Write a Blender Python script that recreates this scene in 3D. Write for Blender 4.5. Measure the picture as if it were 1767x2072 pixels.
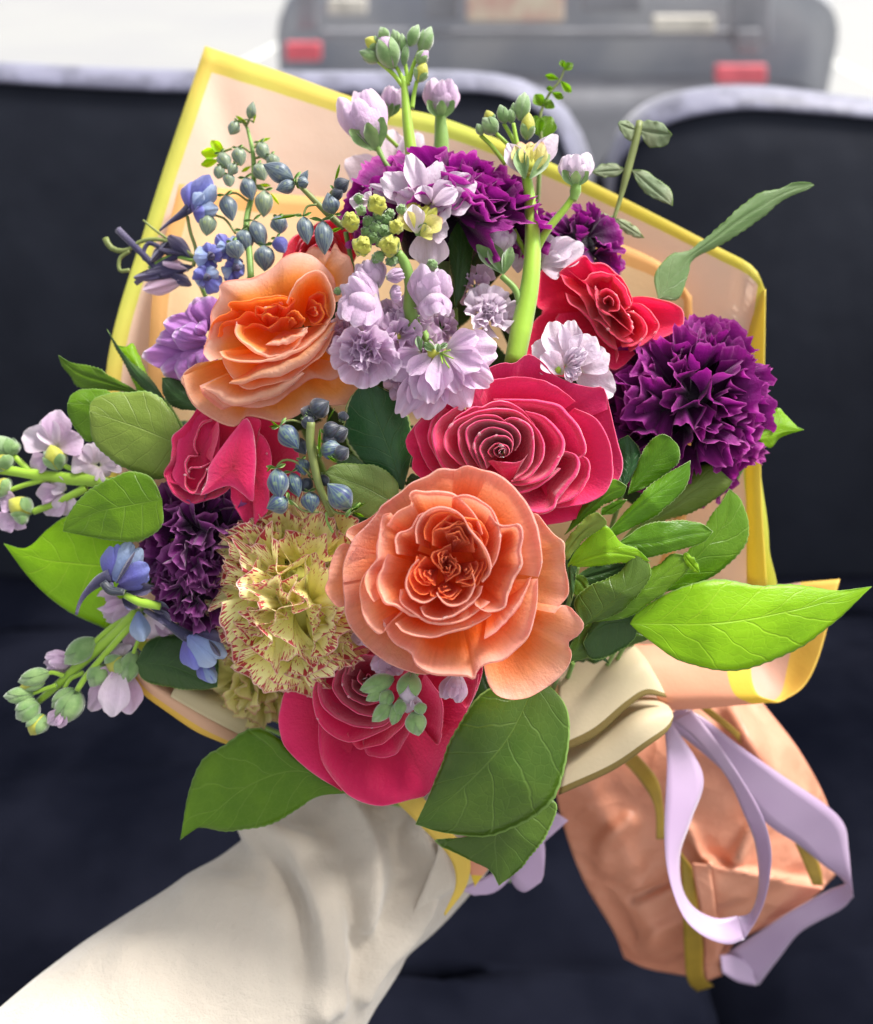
import bpy, math, random
import numpy as np
from mathutils import Vector, Matrix
R = math.radians
for o in list(bpy.data.objects): bpy.data.objects.remove(o)
scene = bpy.context.scene
C = scene.collection

# ------------------------------------------------------------------ camera
FPX = 1800.0            # focal length in pixels of a 1767 x 2072 picture
PITCH = 34.0
CAMZ = 1.25
cam = bpy.data.cameras.new('camera'); camo = bpy.data.objects.new('camera', cam); C.objects.link(camo)
cam.sensor_fit = 'VERTICAL'; cam.sensor_height = 24; cam.lens = 24*FPX/2072
camo.location = (0, 0, CAMZ); camo.rotation_euler = (R(90-PITCH), 0, 0)
cam.clip_start = 0.01; cam.clip_end = 400
cam.dof.use_dof = True; cam.dof.focus_distance = 0.378; cam.dof.aperture_fstop = 3.3
scene.camera = camo
# ------------------------------------------------------------------ light
SUN_EL, SUN_AZ = 58.0, 68.0      # degrees; azimuth to the right of straight ahead (+Y)
w = bpy.data.worlds.new('World'); scene.world = w; w.use_nodes = True
nt = w.node_tree; bg = nt.nodes['Background']
sky = nt.nodes.new('ShaderNodeTexSky'); sky.sky_type = 'NISHITA'; sky.sun_disc = False
sky.sun_elevation = R(SUN_EL); sky.sun_rotation = R(SUN_AZ)
sky.air_density = 1.0; sky.dust_density = 3.0; sky.ozone_density = 1.0
hs = nt.nodes.new('ShaderNodeHueSaturation'); hs.inputs['Saturation'].default_value = 0.15
nt.links.new(sky.outputs[0], hs.inputs['Color']); nt.links.new(hs.outputs[0], bg.inputs[0])
bg.inputs[1].default_value = 0.13
sun = bpy.data.lights.new('sun', 'SUN'); suno = bpy.data.objects.new('sun', sun); C.objects.link(suno)
sun.energy = 3.3; sun.angle = R(16); sun.color = (1, .96, .9)
sd = Vector((math.sin(R(SUN_AZ))*math.cos(R(SUN_EL)), math.cos(R(SUN_AZ))*math.cos(R(SUN_EL)), math.sin(R(SUN_EL))))
suno.rotation_euler = sd.to_track_quat('Z', 'Y').to_euler()
scene.view_settings.view_transform = 'Standard'; scene.view_settings.look = 'None'
scene.view_settings.exposure = 0.95; scene.view_settings.gamma = 1.0
scene.render.engine = 'CYCLES'
scene.cycles.max_bounces = 10; scene.cycles.diffuse_bounces = 5; scene.cycles.transmission_bounces = 8; scene.cycles.transparent_max_bounces = 8

# ------------------------------------------------------------------ maths helpers
cp, sp = math.cos(R(PITCH)), math.sin(R(PITCH))
RC = np.array([[1, 0, 0], [0, sp, -cp], [0, cp, sp]])      # columns: camera x, y, z axes in the world
def cvec(v):                                                # camera frame vector(s) -> world
    return np.asarray(v, float) @ RC.T
def W(px, py, d):
    px = np.asarray(px, float); py = np.asarray(py, float); d = np.asarray(d, float)
    px, py, d = np.broadcast_arrays(px, py, d)
    c = np.stack([(px-883.5)/FPX*d, (1036-py)/FPX*d, -d], -1)
    return cvec(c) + np.array([0, 0, CAMZ])
rng = random.Random(7)
def cr(pts, n):                                             # Catmull-Rom resample by arc length
    p = np.asarray(pts, float)
    if len(p) == 1: return np.repeat(p, n, 0)
    if len(p) == 2:
        t = np.linspace(0, 1, n)[:, None]; return p[0]*(1-t)+p[1]*t
    q = np.vstack([2*p[0]-p[1], p, 2*p[-1]-p[-2]])
    out = []
    for i in range(len(p)-1):
        a, b, c, d = q[i], q[i+1], q[i+2], q[i+3]
        for s in np.linspace(0, 1, 12, endpoint=False):
            out.append(.5*((2*b)+(c-a)*s+(2*a-5*b+4*c-d)*s*s+(3*b-a-3*c+d)*s**3))
    out.append(p[-1]); out = np.array(out)
    L = np.concatenate([[0], np.cumsum(np.linalg.norm(np.diff(out[:, :2], axis=0), axis=1)+1e-9)])
    s = np.linspace(0, L[-1], n)
    return np.stack([np.interp(s, L, out[:, k]) for k in range(p.shape[1])], 1)
def wob(u, t, seed, f=4.0, n=4):
    r = random.Random(seed); o = 0
    for i in range(n):
        a = r.uniform(.5, 1)*f*(1+i*.6); b = r.uniform(-.6, .6)*f
        o = o+np.sin(a*u+b*t+r.uniform(0, 6.28))/(1+i*.7)
    return o/2.2
def zc(ox, oy, sw, zw):                                     # converts a zoomed crop's coordinates to picture coordinates
    k = sw/zw/1.7386
    return lambda *p: [(ox/1.7386+x*k, oy/1.7386+y*k)+tuple(r) for x, y, *r in p]
Z1 = zc(300, 0, 1200, 1767); Z2 = zc(1100, 0, 1200, 1767); Z3 = zc(2000, 300, 1072, 1767)
Z4 = zc(500, 800, 1000, 1767); Z5 = zc(1100, 800, 1200, 1767); Z6 = zc(0, 1100, 900, 1767)
Z7 = zc(0, 1800, 1000, 1767); Z8 = zc(700, 1700, 800, 1658); Z9 = zc(1100, 1600, 1100, 1767)
ZA = zc(1900, 1000, 1172, 1767); ZB = zc(600, 2400, 1600, 1767); ZC = zc(1900, 2000, 1172, 1516)
DD = lambda *p: list(p)

# ------------------------------------------------------------------ object helpers
def tag(o, label=None, cat=None, group=None, kind=None):
    if label: o['label'] = label
    if cat: o['category'] = cat
    if group: o['group'] = group
    if kind: o['kind'] = kind
    return o
def thing(name, loc, label, cat, group=None):
    o = bpy.data.objects.new(name, None); C.objects.link(o); o.location = Vector(loc); o.empty_display_size = .01
    return tag(o, label, cat, group)
def top_loc(o):
    while o.parent: o = o.parent
    return np.array(o.location)
def mesh(name, V, F, mat, parent=None, uv=None, smooth=True):
    V = np.asarray(V, float)
    if parent is not None: V = V-top_loc(parent)
    me = bpy.data.meshes.new(name); me.from_pydata(V.tolist(), [], F)
    if uv is not None:
        l = me.uv_layers.new(name='UVMap'); idx = np.empty(len(me.loops), int); me.loops.foreach_get('vertex_index', idx)
        l.data.foreach_set('uv', np.asarray(uv, float)[idx].astype(np.float32).ravel())
    if smooth: me.polygons.foreach_set('use_smooth', [True]*len(me.polygons))
    me.materials.append(mat); me.update()
    o = bpy.data.objects.new(name, me); C.objects.link(o)
    if parent is not None: o.parent = parent
    return o
_FC = {}
def gfaces(nv, nu, wrap=False):
    k = (nv, nu, wrap)
    if k not in _FC:
        f = []
        for i in range(nv-1):
            for j in range(nu if wrap else nu-1):
                j2 = (j+1) % nu
                f.append((i*nu+j, i*nu+j2, (i+1)*nu+j2, (i+1)*nu+j))
        _FC[k] = f
    return _FC[k]
def gridm(name, P, mat, parent=None, UV=None, wrap=False, smooth=True):
    nv, nu = P.shape[:2]
    if UV is None:
        u, v = np.meshgrid(np.linspace(0, 1, nu), np.linspace(0, 1, nv)); UV = np.stack([u, v], -1)
    return mesh(name, P.reshape(-1, 3), gfaces(nv, nu, wrap), mat, parent, UV.reshape(-1, 2), smooth)
def solid(o, th, off=0.0):
    m = o.modifiers.new('thickness', 'SOLIDIFY'); m.thickness = th; m.offset = off; return o
def tube_geo(P, rad, n=10, cap=True):                       # P world points, rad per point
    P = np.asarray(P, float); m = len(P); rad = np.broadcast_to(np.asarray(rad, float), (m,))
    T = np.gradient(P, axis=0); T /= np.linalg.norm(T, axis=1)[:, None]+1e-12
    a = np.array([.13, .37, .92]); N = np.cross(T[0], a); N /= np.linalg.norm(N)
    rings = []
    for i in range(m):
        N = N-T[i]*N.dot(T[i]); N /= np.linalg.norm(N); B = np.cross(T[i], N)
        th = np.linspace(0, 2*np.pi, n, endpoint=False)
        rings.append(P[i]+rad[i]*(np.cos(th)[:, None]*N+np.sin(th)[:, None]*B))
    return np.array(rings)
def tube(name, pts, rpx, mat, parent=None, n=10, m=18):    # pts (px,py,d); radius in picture pixels
    q = cr(pts, m); r = np.interp(np.linspace(0, 1, m), np.linspace(0, 1, len(np.atleast_1d(rpx))), np.atleast_1d(rpx))
    P = W(q[:, 0], q[:, 1], q[:, 2]); g = tube_geo(P, r*q[:, 2]/FPX, n)
    g = np.concatenate([P[:1][:, None].repeat(n, 1), g, P[-1:][:, None].repeat(n, 1)])
    return gridm(name, g, mat, parent, wrap=True)
def loft(name, curves, mat, parent=None, nu=30, nv=24, th=None, fn=None, uvf=None, ridges=None):
    cs = np.array([cr(c, nu) for c in curves]); k = len(cs)
    P = np.array([cr2(cs[:, j], nv) for j in range(nu)]).transpose(1, 0, 2)
    u, v = np.meshgrid(np.linspace(0, 1, nu), np.linspace(0, 1, nv))
    d = P[..., 2]
    if fn is not None: d = d+fn(u, v)
    if ridges:
        for pts, wd, h in ridges: d = d-h*np.exp(-(pdist(P[..., 0], P[..., 1], pts)/wd)**2)
    o = gridm(name, W(P[..., 0], P[..., 1], d), mat, parent, np.stack([u, v], -1) if uvf is None else uvf(u, v))
    if th: solid(o, th)
    return o
def cr2(p, n):
    t = np.linspace(0, len(p)-1, n)
    if len(p) == 2: return p[0]*(1-t[:, None])+p[1]*t[:, None]
    q = np.vstack([2*p[0]-p[1], p, 2*p[-1]-p[-2]]); i = np.minimum(t.astype(int), len(p)-2); s = (t-i)[:, None]
    a, b, c, d = q[i], q[i+1], q[i+2], q[i+3]
    return .5*((2*b)+(c-a)*s+(2*a-5*b+4*c-d)*s*s+(3*b-a-3*c+d)*s**3)
def pdist(X, Y, pts):
    q = cr(pts, 30); best = np.full(X.shape, 1e9)
    for a, b in zip(q[:-1], q[1:]):
        dx, dy = b[0]-a[0], b[1]-a[1]; L = dx*dx+dy*dy+1e-9
        s = np.clip(((X-a[0])*dx+(Y-a[1])*dy)/L, 0, 1)
        best = np.minimum(best, np.hypot(X-a[0]-s*dx, Y-a[1]-s*dy))
    return best
def add_d(pts, d):
    if np.isscalar(d): d = [d]*len(pts)
    dd = np.interp(np.linspace(0, 1, len(pts)), np.linspace(0, 1, len(d)), d)
    return [(p[0], p[1], x) for p, x in zip(pts, dd)]

# ------------------------------------------------------------------ material helpers
class NT:
    def __init__(s, name):
        s.m = bpy.data.materials.new(name); s.m.use_nodes = True; s.t = s.m.node_tree; s.t.nodes.clear()
        s.out = s.n('OutputMaterial')
    def n(s, t, **k):
        x = s.t.nodes.new('ShaderNode'+t)
        for a, b in k.items(): setattr(x, a, b)
        return x
    def l(s, a, b): s.t.links.new(a, b)
    def val(s, x, inp):
        if isinstance(x, (int, float)): inp.default_value = x
        elif isinstance(x, tuple): inp.default_value = x+(1,) if len(x) == 3 and inp.type == 'RGBA' else x
        else: s.l(x, inp)
    def math(s, op, a, b=0.0, c=None, clamp=False):
        x = s.n('Math', operation=op, use_clamp=clamp); s.val(a, x.inputs[0]); s.val(b, x.inputs[1])
        if c is not None: s.val(c, x.inputs[2])
        return x.outputs[0]
    def mix(s, f, a, b, mode='MIX'):
        x = s.n('Mix', data_type='RGBA', blend_type=mode); s.val(f, x.inputs[0]); s.val(a, x.inputs[6]); s.val(b, x.inputs[7]); return x.outputs[2]
    def ramp(s, f, stops, interp='LINEAR'):
        x = s.n('ValToRGB'); e = x.color_ramp.elements; x.color_ramp.interpolation = interp
        while len(e) > 1: e.remove(e[0])
        e[0].position = stops[0][0]; e[0].color = tuple(stops[0][1])+(1,)
        for p, c in stops[1:]: q = e.new(p); q.color = tuple(c)+(1,)
        s.l(f, x.inputs[0]); return x.outputs[0]
    def smooth(s, x, a, b, lo=0.0, hi=1.0):
        m = s.n('MapRange', interpolation_type='SMOOTHSTEP'); s.val(x, m.inputs[0])
        for i, q in enumerate((a, b, lo, hi)): m.inputs[i+1].default_value = q
        return m.outputs[0]
    def uv(s):
        t = s.n('UVMap'); x = s.n('SeparateXYZ'); s.l(t.outputs[0], x.inputs[0]); return t.outputs[0], x.outputs[0], x.outputs[1]
    def noise(s, scale, detail=3, rough=.55, vec=None, dist=0.0):
        x = s.n('TexNoise'); x.inputs['Scale'].default_value = scale; x.inputs['Detail'].default_value = detail
        x.inputs['Roughness'].default_value = rough; x.inputs['Distortion'].default_value = dist
        if vec is None: vec = s.n('TexCoord').outputs['Object']
        s.l(vec, x.inputs['Vector']); return x.outputs[0]
    def vec(s, x, y, z=0.0):
        c = s.n('CombineXYZ'); s.val(x, c.inputs[0]); s.val(y, c.inputs[1]); s.val(z, c.inputs[2]); return c.outputs[0]
    def bump(s, h, strength, dist):
        b = s.n('Bump'); b.inputs['Strength'].default_value = strength; b.inputs['Distance'].default_value = dist; s.l(h, b.inputs['Height']); return b.outputs[0]
    def finish(s, col, rough=.5, normal=None, trans=0.0, tcol=None, spec=.5, sheen=0.0, coat=0.0, metal=0.0):
        p = s.n('BsdfPrincipled'); s.val(col, p.inputs['Base Color']); s.val(rough, p.inputs['Roughness'])
        p.inputs['Specular IOR Level'].default_value = spec; p.inputs['Metallic'].default_value = metal
        if sheen: p.inputs['Sheen Weight'].default_value = sheen
        if coat: p.inputs['Coat Weight'].default_value = coat; p.inputs['Coat Roughness'].default_value = .15
        if normal is not None: s.l(normal, p.inputs['Normal'])
        o = p.outputs[0]
        if trans:
            t = s.n('BsdfTranslucent'); s.val(tcol if tcol is not None else col, t.inputs[0])
            if normal is not None: s.l(normal, t.inputs['Normal'])
            m = s.n('MixShader'); m.inputs[0].default_value = trans; s.l(o, m.inputs[1]); s.l(t.outputs[0], m.inputs[2]); o = m.outputs[0]
        s.l(o, s.out.inputs[0]); return s.m

def petal_mat(name, stops, trans=.35, rough=.45, vein=.5, var=.25, spec=.2, blot=None, sheen=.3, coat=0.0):
    s = NT(name); uvv, u, v = s.uv()
    rnd = s.n('ObjectInfo').outputs['Random']
    nz = s.noise(55, 4); vv = s.math('ADD', v, s.math('MULTIPLY', s.math('SUBTRACT', nz, .5), var))
    col = s.ramp(vv, stops)
    st = s.noise(1, 3, .6, s.vec(s.math('MULTIPLY', u, 46), s.math('MULTIPLY', v, 3), s.math('MULTIPLY', rnd, 30)))
    col = s.mix(s.math('MULTIPLY', s.smooth(st, .35, .8), vein*.35), col, s.mix(1.0, col, (.72, .62, .6), 'MULTIPLY'))
    if blot: col = s.mix(s.math('MULTIPLY', s.smooth(s.noise(38, 5, .65), .5, .68), blot[1]), col, blot[0])
    hsv = s.n('HueSaturation'); s.l(col, hsv.inputs['Color']); s.l(s.math('ADD', .9, s.math('MULTIPLY', rnd, .2)), hsv.inputs['Value'])
    s.l(s.math('ADD', .497, s.math('MULTIPLY', rnd, .006)), hsv.inputs['Hue'])
    h = s.math('ADD', s.math('ADD', s.math('MULTIPLY', st, .7), s.noise(700, 3)), s.math('MULTIPLY', s.noise(90, 3, .5), 1.3))
    return s.finish(hsv.outputs[0], rough+.06, s.bump(h, .5, .0008), trans, spec=spec, sheen=sheen, coat=coat)

def leaf_mat(name, c1, c2, veinc, trans=.35, rough=.38, tcol=None, nv=9.0, edge=(.24, .38, .1), vw=.42, cell=True, margin=0.0):
    s = NT(name); uvv, u, v = s.uv()
    a = s.math('ABSOLUTE', s.math('SUBTRACT', s.math('MULTIPLY', u, 2), 1))          # 0 at the midrib, 1 at the margin
    base = s.mix(s.smooth(s.noise(30, 4), .3, .7), c1, c2)
    wn = s.math('MULTIPLY', s.math('SUBTRACT', s.noise(60, 2), .5), .10)
    ph = s.math('MULTIPLY', s.math('SUBTRACT', s.math('ADD', v, wn), s.math('MULTIPLY', s.math('POWER', a, .8), .22)), nv)
    side = s.n('ObjectInfo').outputs['Random']
    sgn = s.math('MULTIPLY', s.math('GREATER_THAN', u, .5), .45)
    fr = s.math('FRACT', s.math('ADD', ph, sgn)); tri = s.math('ABSOLUTE', s.math('SUBTRACT', fr, .5))
    sv = s.smooth(tri, 0.0, .055, 1.0, 0.0)
    mid = s.smooth(a, .0, .028, 1.0, 0.0)
    vor = s.n('TexVoronoi', feature='DISTANCE_TO_EDGE'); s.l(s.vec(s.math('MULTIPLY', u, 14), s.math('MULTIPLY', v, 22), s.math('MULTIPLY', side, 9)), vor.inputs['Vector']); vor.inputs['Scale'].default_value = 1
    cl = s.smooth(vor.outputs[0], 0.0, .12, 1.0, 0.0)
    vm = s.math('MAXIMUM', mid, s.math('MULTIPLY', sv, .7)); vm2 = s.math('MAXIMUM', vm, s.math('MULTIPLY', cl, .15 if cell else 0.0))
    col = s.mix(s.math('MULTIPLY', vm2, vw), base, veinc)
    if margin: 
        ma = s.math('ADD', a, s.math('MULTIPLY', s.math('SUBTRACT', s.noise(90, 3), .5), .25)); col = s.mix(s.smooth(ma, 1-margin, 1-margin+.05), col, (.5, .55, .28))
    col = s.mix(s.smooth(a, .95, .985), col, edge)
    hsv = s.n('HueSaturation'); s.l(col, hsv.inputs['Color']); s.l(s.math('ADD', .85, s.math('MULTIPLY', side, .3)), hsv.inputs['Value'])
    h = s.math('ADD', s.math('MULTIPLY', vm, -1.0), s.math('ADD', s.math('MULTIPLY', s.math('SUBTRACT', .5, cl), .14), s.math('MULTIPLY', s.noise(260, 3), .5)))
    tc = s.mix(1.0, hsv.outputs[0], tcol or (1.3, 1.5, .5), 'MULTIPLY')
    return s.finish(hsv.outputs[0], rough, s.bump(h, .42, .0008), trans, tc, spec=.4)
def plain(name, col, rough=.5, var=.15, sc=60, trans=0.0, bump=.2, spec=.4, sheen=0.0, metal=0.0, bs=400, col2=None):
    s = NT(name)
    c2 = col2 or tuple(x*(1-var) for x in col)
    c = s.mix(s.smooth(s.noise(sc, 4), .3, .7), col, c2)
    return s.finish(c, rough, s.bump(s.noise(bs, 3), bump, .0006) if bump else None, trans, spec=spec, sheen=sheen, metal=metal)

M = {}
M['coral'] = petal_mat('coral_petal', [(0, (.9, .1, .005)), (.45, (.92, .18, .02)), (.62, (.9, .33, .15)), (.8, (.9, .45, .34)), (.97, (.92, .47, .41)), (.99, (.84, .26, .24)), (1, (.8, .18, .18))], .42, .42, 1.0, blot=((.88, .5, .2), .3))
M['coral_in'] = petal_mat('coral_heart_petal', [(0, (.75, .04, .01)), (.5, (.92, .13, .015)), (.85, (.93, .25, .06)), (.97, (.92, .36, .17)), (1, (.8, .14, .08))], .45, .42, .6)
M['orange_in'] = petal_mat('orange_heart_petal', [(0, (.9, .1, .0)), (.6, (.98, .24, .008)), (.9, (.97, .36, .06)), (1, (.9, .3, .1))], .5, .42, .6)
M['orange'] = petal_mat('orange_petal', [(0, (.98, .14, .0)), (.4, (.98, .26, .01)), (.62, (.96, .4, .1)), (.8, (.93, .54, .36)), (.96, (.94, .58, .47)), (1, (.88, .36, .27))], .5, .42, .5, blot=((.92, .62, .42), .3))
M['pink'] = petal_mat('hot_pink_petal', [(0, (.4, .003, .035)), (.5, (.62, .008, .085)), (.85, (.74, .016, .13)), (.97, (.8, .05, .19)), (.992, (.8, .08, .2)), (1, (.86, .3, .4))], .2, .42, .5, sheen=.5)
M['red'] = petal_mat('red_pink_petal', [(0, (.5, .004, .03)), (.5, (.78, .008, .07)), (.85, (.88, .016, .11)), (1, (.92, .16, .24))], .3, .4, .5, sheen=.4)
M['purple'] = petal_mat('purple_carnation_petal', [(0, (.012, .001, .016)), (.55, (.05, .002, .05)), (.85, (.18, .005, .16)), (.97, (.34, .012, .27)), (1, (.5, .08, .4))], .45, .5, .9, sheen=.2)
M['purple_dark'] = petal_mat('dark_plum_carnation_petal', [(0, (.015, .001, .02)), (.5, (.05, .002, .055)), (.85, (.13, .006, .12)), (1, (.3, .08, .28))], .3, .5, .9, sheen=.2)
M['lilac'] = petal_mat('lilac_stock_petal', [(0, (.5, .52, .3)), (.14, (.62, .48, .6)), (.5, (.66, .46, .66)), (.9, (.73, .55, .74)), (1, (.84, .7, .84))], .35, .5, .9, .1)
M['white'] = petal_mat('pale_lilac_stock_petal', [(0, (.55, .6, .3)), (.14, (.72, .6, .68)), (.6, (.76, .63, .76)), (1, (.84, .74, .84))], .35, .5, .7, .1)
M['lisi'] = petal_mat('lisianthus_petal', [(0, (.2, .06, .28)), (.5, (.42, .16, .5)), (.88, (.52, .24, .62)), (.96, (.66, .45, .72)), (1, (.8, .7, .82))], .35, .45, .9)
M['blue'] = petal_mat('blue_larkspur_petal', [(0, (.1, .08, .28)), (.5, (.14, .14, .5)), (1, (.25, .28, .66))], .3, .45, .8)
M['lblue'] = petal_mat('pale_blue_larkspur_petal', [(0, (.16, .2, .45)), (.5, (.3, .4, .66)), (1, (.45, .55, .75))], .3, .45, .6)
M['dblue'] = petal_mat('slate_larkspur_petal', [(0, (.03, .03, .07)), (.6, (.07, .06, .14)), (1, (.16, .14, .22))], .2, .5, .8)
def yellow_carn():
    s = NT('yellow_red_edged_petal'); uvv, u, v = s.uv(); rnd = s.n('ObjectInfo').outputs['Random']
    base = s.ramp(v, [(0, (.66, .64, .12)), (.5, (.86, .82, .24)), (1, (.9, .85, .42))])
    st = s.noise(1, 2, .5, s.vec(s.math('MULTIPLY', u, 60), s.math('MULTIPLY', v, 6), s.math('MULTIPLY', rnd, 50)))
    thr = s.ramp(v, [(0, (1, 1, 1)), (.4, (.8, .8, .8)), (.7, (.66, .66, .66)), (.86, (.6, .6, .6)), (.95, (.5, .5, .5)), (1, (.42, .42, .42))])
    m = s.smooth(s.math('SUBTRACT', st, thr), -.01, .03)
    fl = s.noise(1, 1, .5, s.vec(s.math('MULTIPLY', u, 34), s.math('MULTIPLY', v, 16), s.math('MULTIPLY', rnd, 80)))
    m = s.math('MAXIMUM', m, s.math('MULTIPLY', s.smooth(fl, .69, .74), .8))
    col = s.mix(m, base, (.5, .04, .06)); col = s.mix(s.smooth(v, .975, .99), col, (.74, .45, .4))
    hsv = s.n('HueSaturation'); s.l(col, hsv.inputs['Color']); s.l(s.math('ADD', .88, s.math('MULTIPLY', rnd, .24)), hsv.inputs['Value'])
    return s.finish(hsv.outputs[0], .5, s.bump(st, .4, .0008), .3, sheen=.3)
M['yellow'] = yellow_carn()
M['ypale'] = petal_mat('pale_yellow_petal', [(0, (.5, .5, .1)), (.6, (.74, .68, .2)), (.93, (.78, .7, .32)), (1, (.66, .36, .25))], .3, .5, .9)
M['leaf_bright'] = leaf_mat('bright_leaf', (.22, .42, .004), (.3, .52, .008), (.48, .65, .06), .5, .42, (1.7, 1.6, .6), 6.5)
M['leaf_mid'] = leaf_mat('mid_green_leaf', (.1, .22, .005), (.16, .3, .01), (.3, .46, .07), .42, .36, None, 6)
M['leaf_dark'] = leaf_mat('dark_green_leaf', (.022, .07, .01), (.04, .1, .018), (.1, .22, .05), .2, .34, None, 7)
M['leaf_big'] = leaf_mat('broad_veined_leaf', (.045, .1, .006), (.075, .135, .012), (.16, .26, .05), .25, .3, None, 6, vw=.4)
M['leaf_olive'] = leaf_mat('olive_leaf', (.19, .28, .035), (.26, .35, .06), (.33, .42, .1), .3, .5, None, 7, vw=.35, cell=False)
M['leaf_pale'] = leaf_mat('pale_leaf', (.2, .3, .07), (.27, .36, .1), (.35, .45, .18), .35, .45, None, 8, vw=.25, cell=False)
M['leaf_euc'] = leaf_mat('eucalyptus_leaf', (.22, .3, .16), (.34, .36, .22), (.4, .45, .3), .35, .55, None, 8, vw=.2, cell=False)
M['leaf_silver'] = leaf_mat('silvery_leaf', (.2, .32, .12), (.3, .42, .2), (.45, .55, .3), .4, .4, None, 8, vw=.3, cell=False)
M['leaf_var'] = leaf_mat('variegated_leaf', (.015, .075, .02), (.035, .11, .03), (.1, .2, .07), .2, .34, None, 7, margin=.07)
M['leaf_pit'] = leaf_mat('glossy_narrow_leaf', (.09, .24, .004), (.17, .37, .01), (.26, .5, .05), .45, .36, None, 10, edge=(.5, .6, .3))
M['stem'] = plain('green_stem', (.2, .36, .06), .5, .3, 40, sheen=.3)
M['stem_b'] = plain('bright_stem', (.36, .6, .04), .45, .25, 40, trans=.15, sheen=.4)
M['stem_o'] = plain('olive_stem', (.2, .24, .07), .5, .3, 60)
M['bud'] = plain('green_bud', (.26, .38, .17), .6, .35, 160, trans=.15, bump=.5, sheen=1.0, col2=(.16, .27, .1))
M['bud_y'] = plain('yellow_bud', (.62, .62, .08), .55, .3, 120, trans=.25, bump=.5, sheen=.4)
M['sepal'] = plain('green_sepal', (.24, .38, .13), .6, .3, 160, trans=.2, bump=.5, sheen=1.0, col2=(.13, .26, .07))
def dbud(name, a, b, c):
    s = NT(name); uvv, u, v = s.uv()
    st = s.noise(1, 2, .5, s.vec(s.math('MULTIPLY', u, 22), s.math('MULTIPLY', v, 1.5)))
    col = s.mix(s.smooth(st, .4, .6), a, b); col = s.mix(s.smooth(s.noise(1, 3, .5, s.vec(s.math('MULTIPLY', u, 5), s.math('MULTIPLY', v, 3))), .5, .7), col, c)
    return s.finish(col, .42, s.bump(st, .5, .0006), .15, sheen=.4)
M['dbud'] = dbud('larkspur_bud', (.06, .09, .15), (.14, .19, .22), (.26, .32, .2))
M['dbud_d'] = dbud('dark_larkspur_bud', (.008, .011, .024), (.02, .03, .06), (.03, .05, .045))
M['dbud_g'] = dbud('green_larkspur_bud', (.14, .2, .16), (.26, .32, .2), (.3, .38, .12))
M['dbud_m'] = dbud('blue_green_larkspur_bud', (.03, .05, .16), (.1, .17, .17), (.22, .32, .16))
exec_parts = []
# ------------------------------------------------------------------ the setting: ground, seats, vehicle
def box_geo(c, s, bev=.0):
    c = np.array(c, float); s = np.array(s, float)/2
    V = np.array([[x, y, z] for x in (-1, 1) for y in (-1, 1) for z in (-1, 1)])*s+c
    F = [(0, 1, 3, 2), (4, 6, 7, 5), (0, 4, 5, 1), (2, 3, 7, 6), (0, 2, 6, 4), (1, 5, 7, 3)]
    return V, F
def bevel(o, wd, seg=3):
    m = o.modifiers.new('bevel', 'BEVEL'); m.width = wd; m.segments = seg; return o
s = NT('pale_concrete'); c = s.mix(s.smooth(s.noise(.5, 5), .3, .7), (.27, .27, .28), (.31, .31, .3))
c = s.mix(s.smooth(s.noise(40, 3), .4, .7), c, (.26, .26, .26)); M['ground'] = s.finish(c, .8, s.bump(s.noise(30, 4), .3, .01))
g = mesh('ground', [(-150, -150, 0), (150, -150, 0), (150, 200, 0), (-150, 200, 0)], [(0, 1, 2, 3)], M['ground']); tag(g, kind='structure')
gm = plain('faded_lane_paint', (.7, .7, .66), .7, .3, 8)
for x0, nm in ((-2.6, 'parking_line'), (3.3, 'parking_line')):
    V = [(x0, 3, .004), (x0+.1, 3, .004), (x0+1.1, 14, .004), (x0+1.0, 14, .004)]; tag(mesh(nm, V, [(0, 1, 2, 3)], gm), kind='structure')

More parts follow.
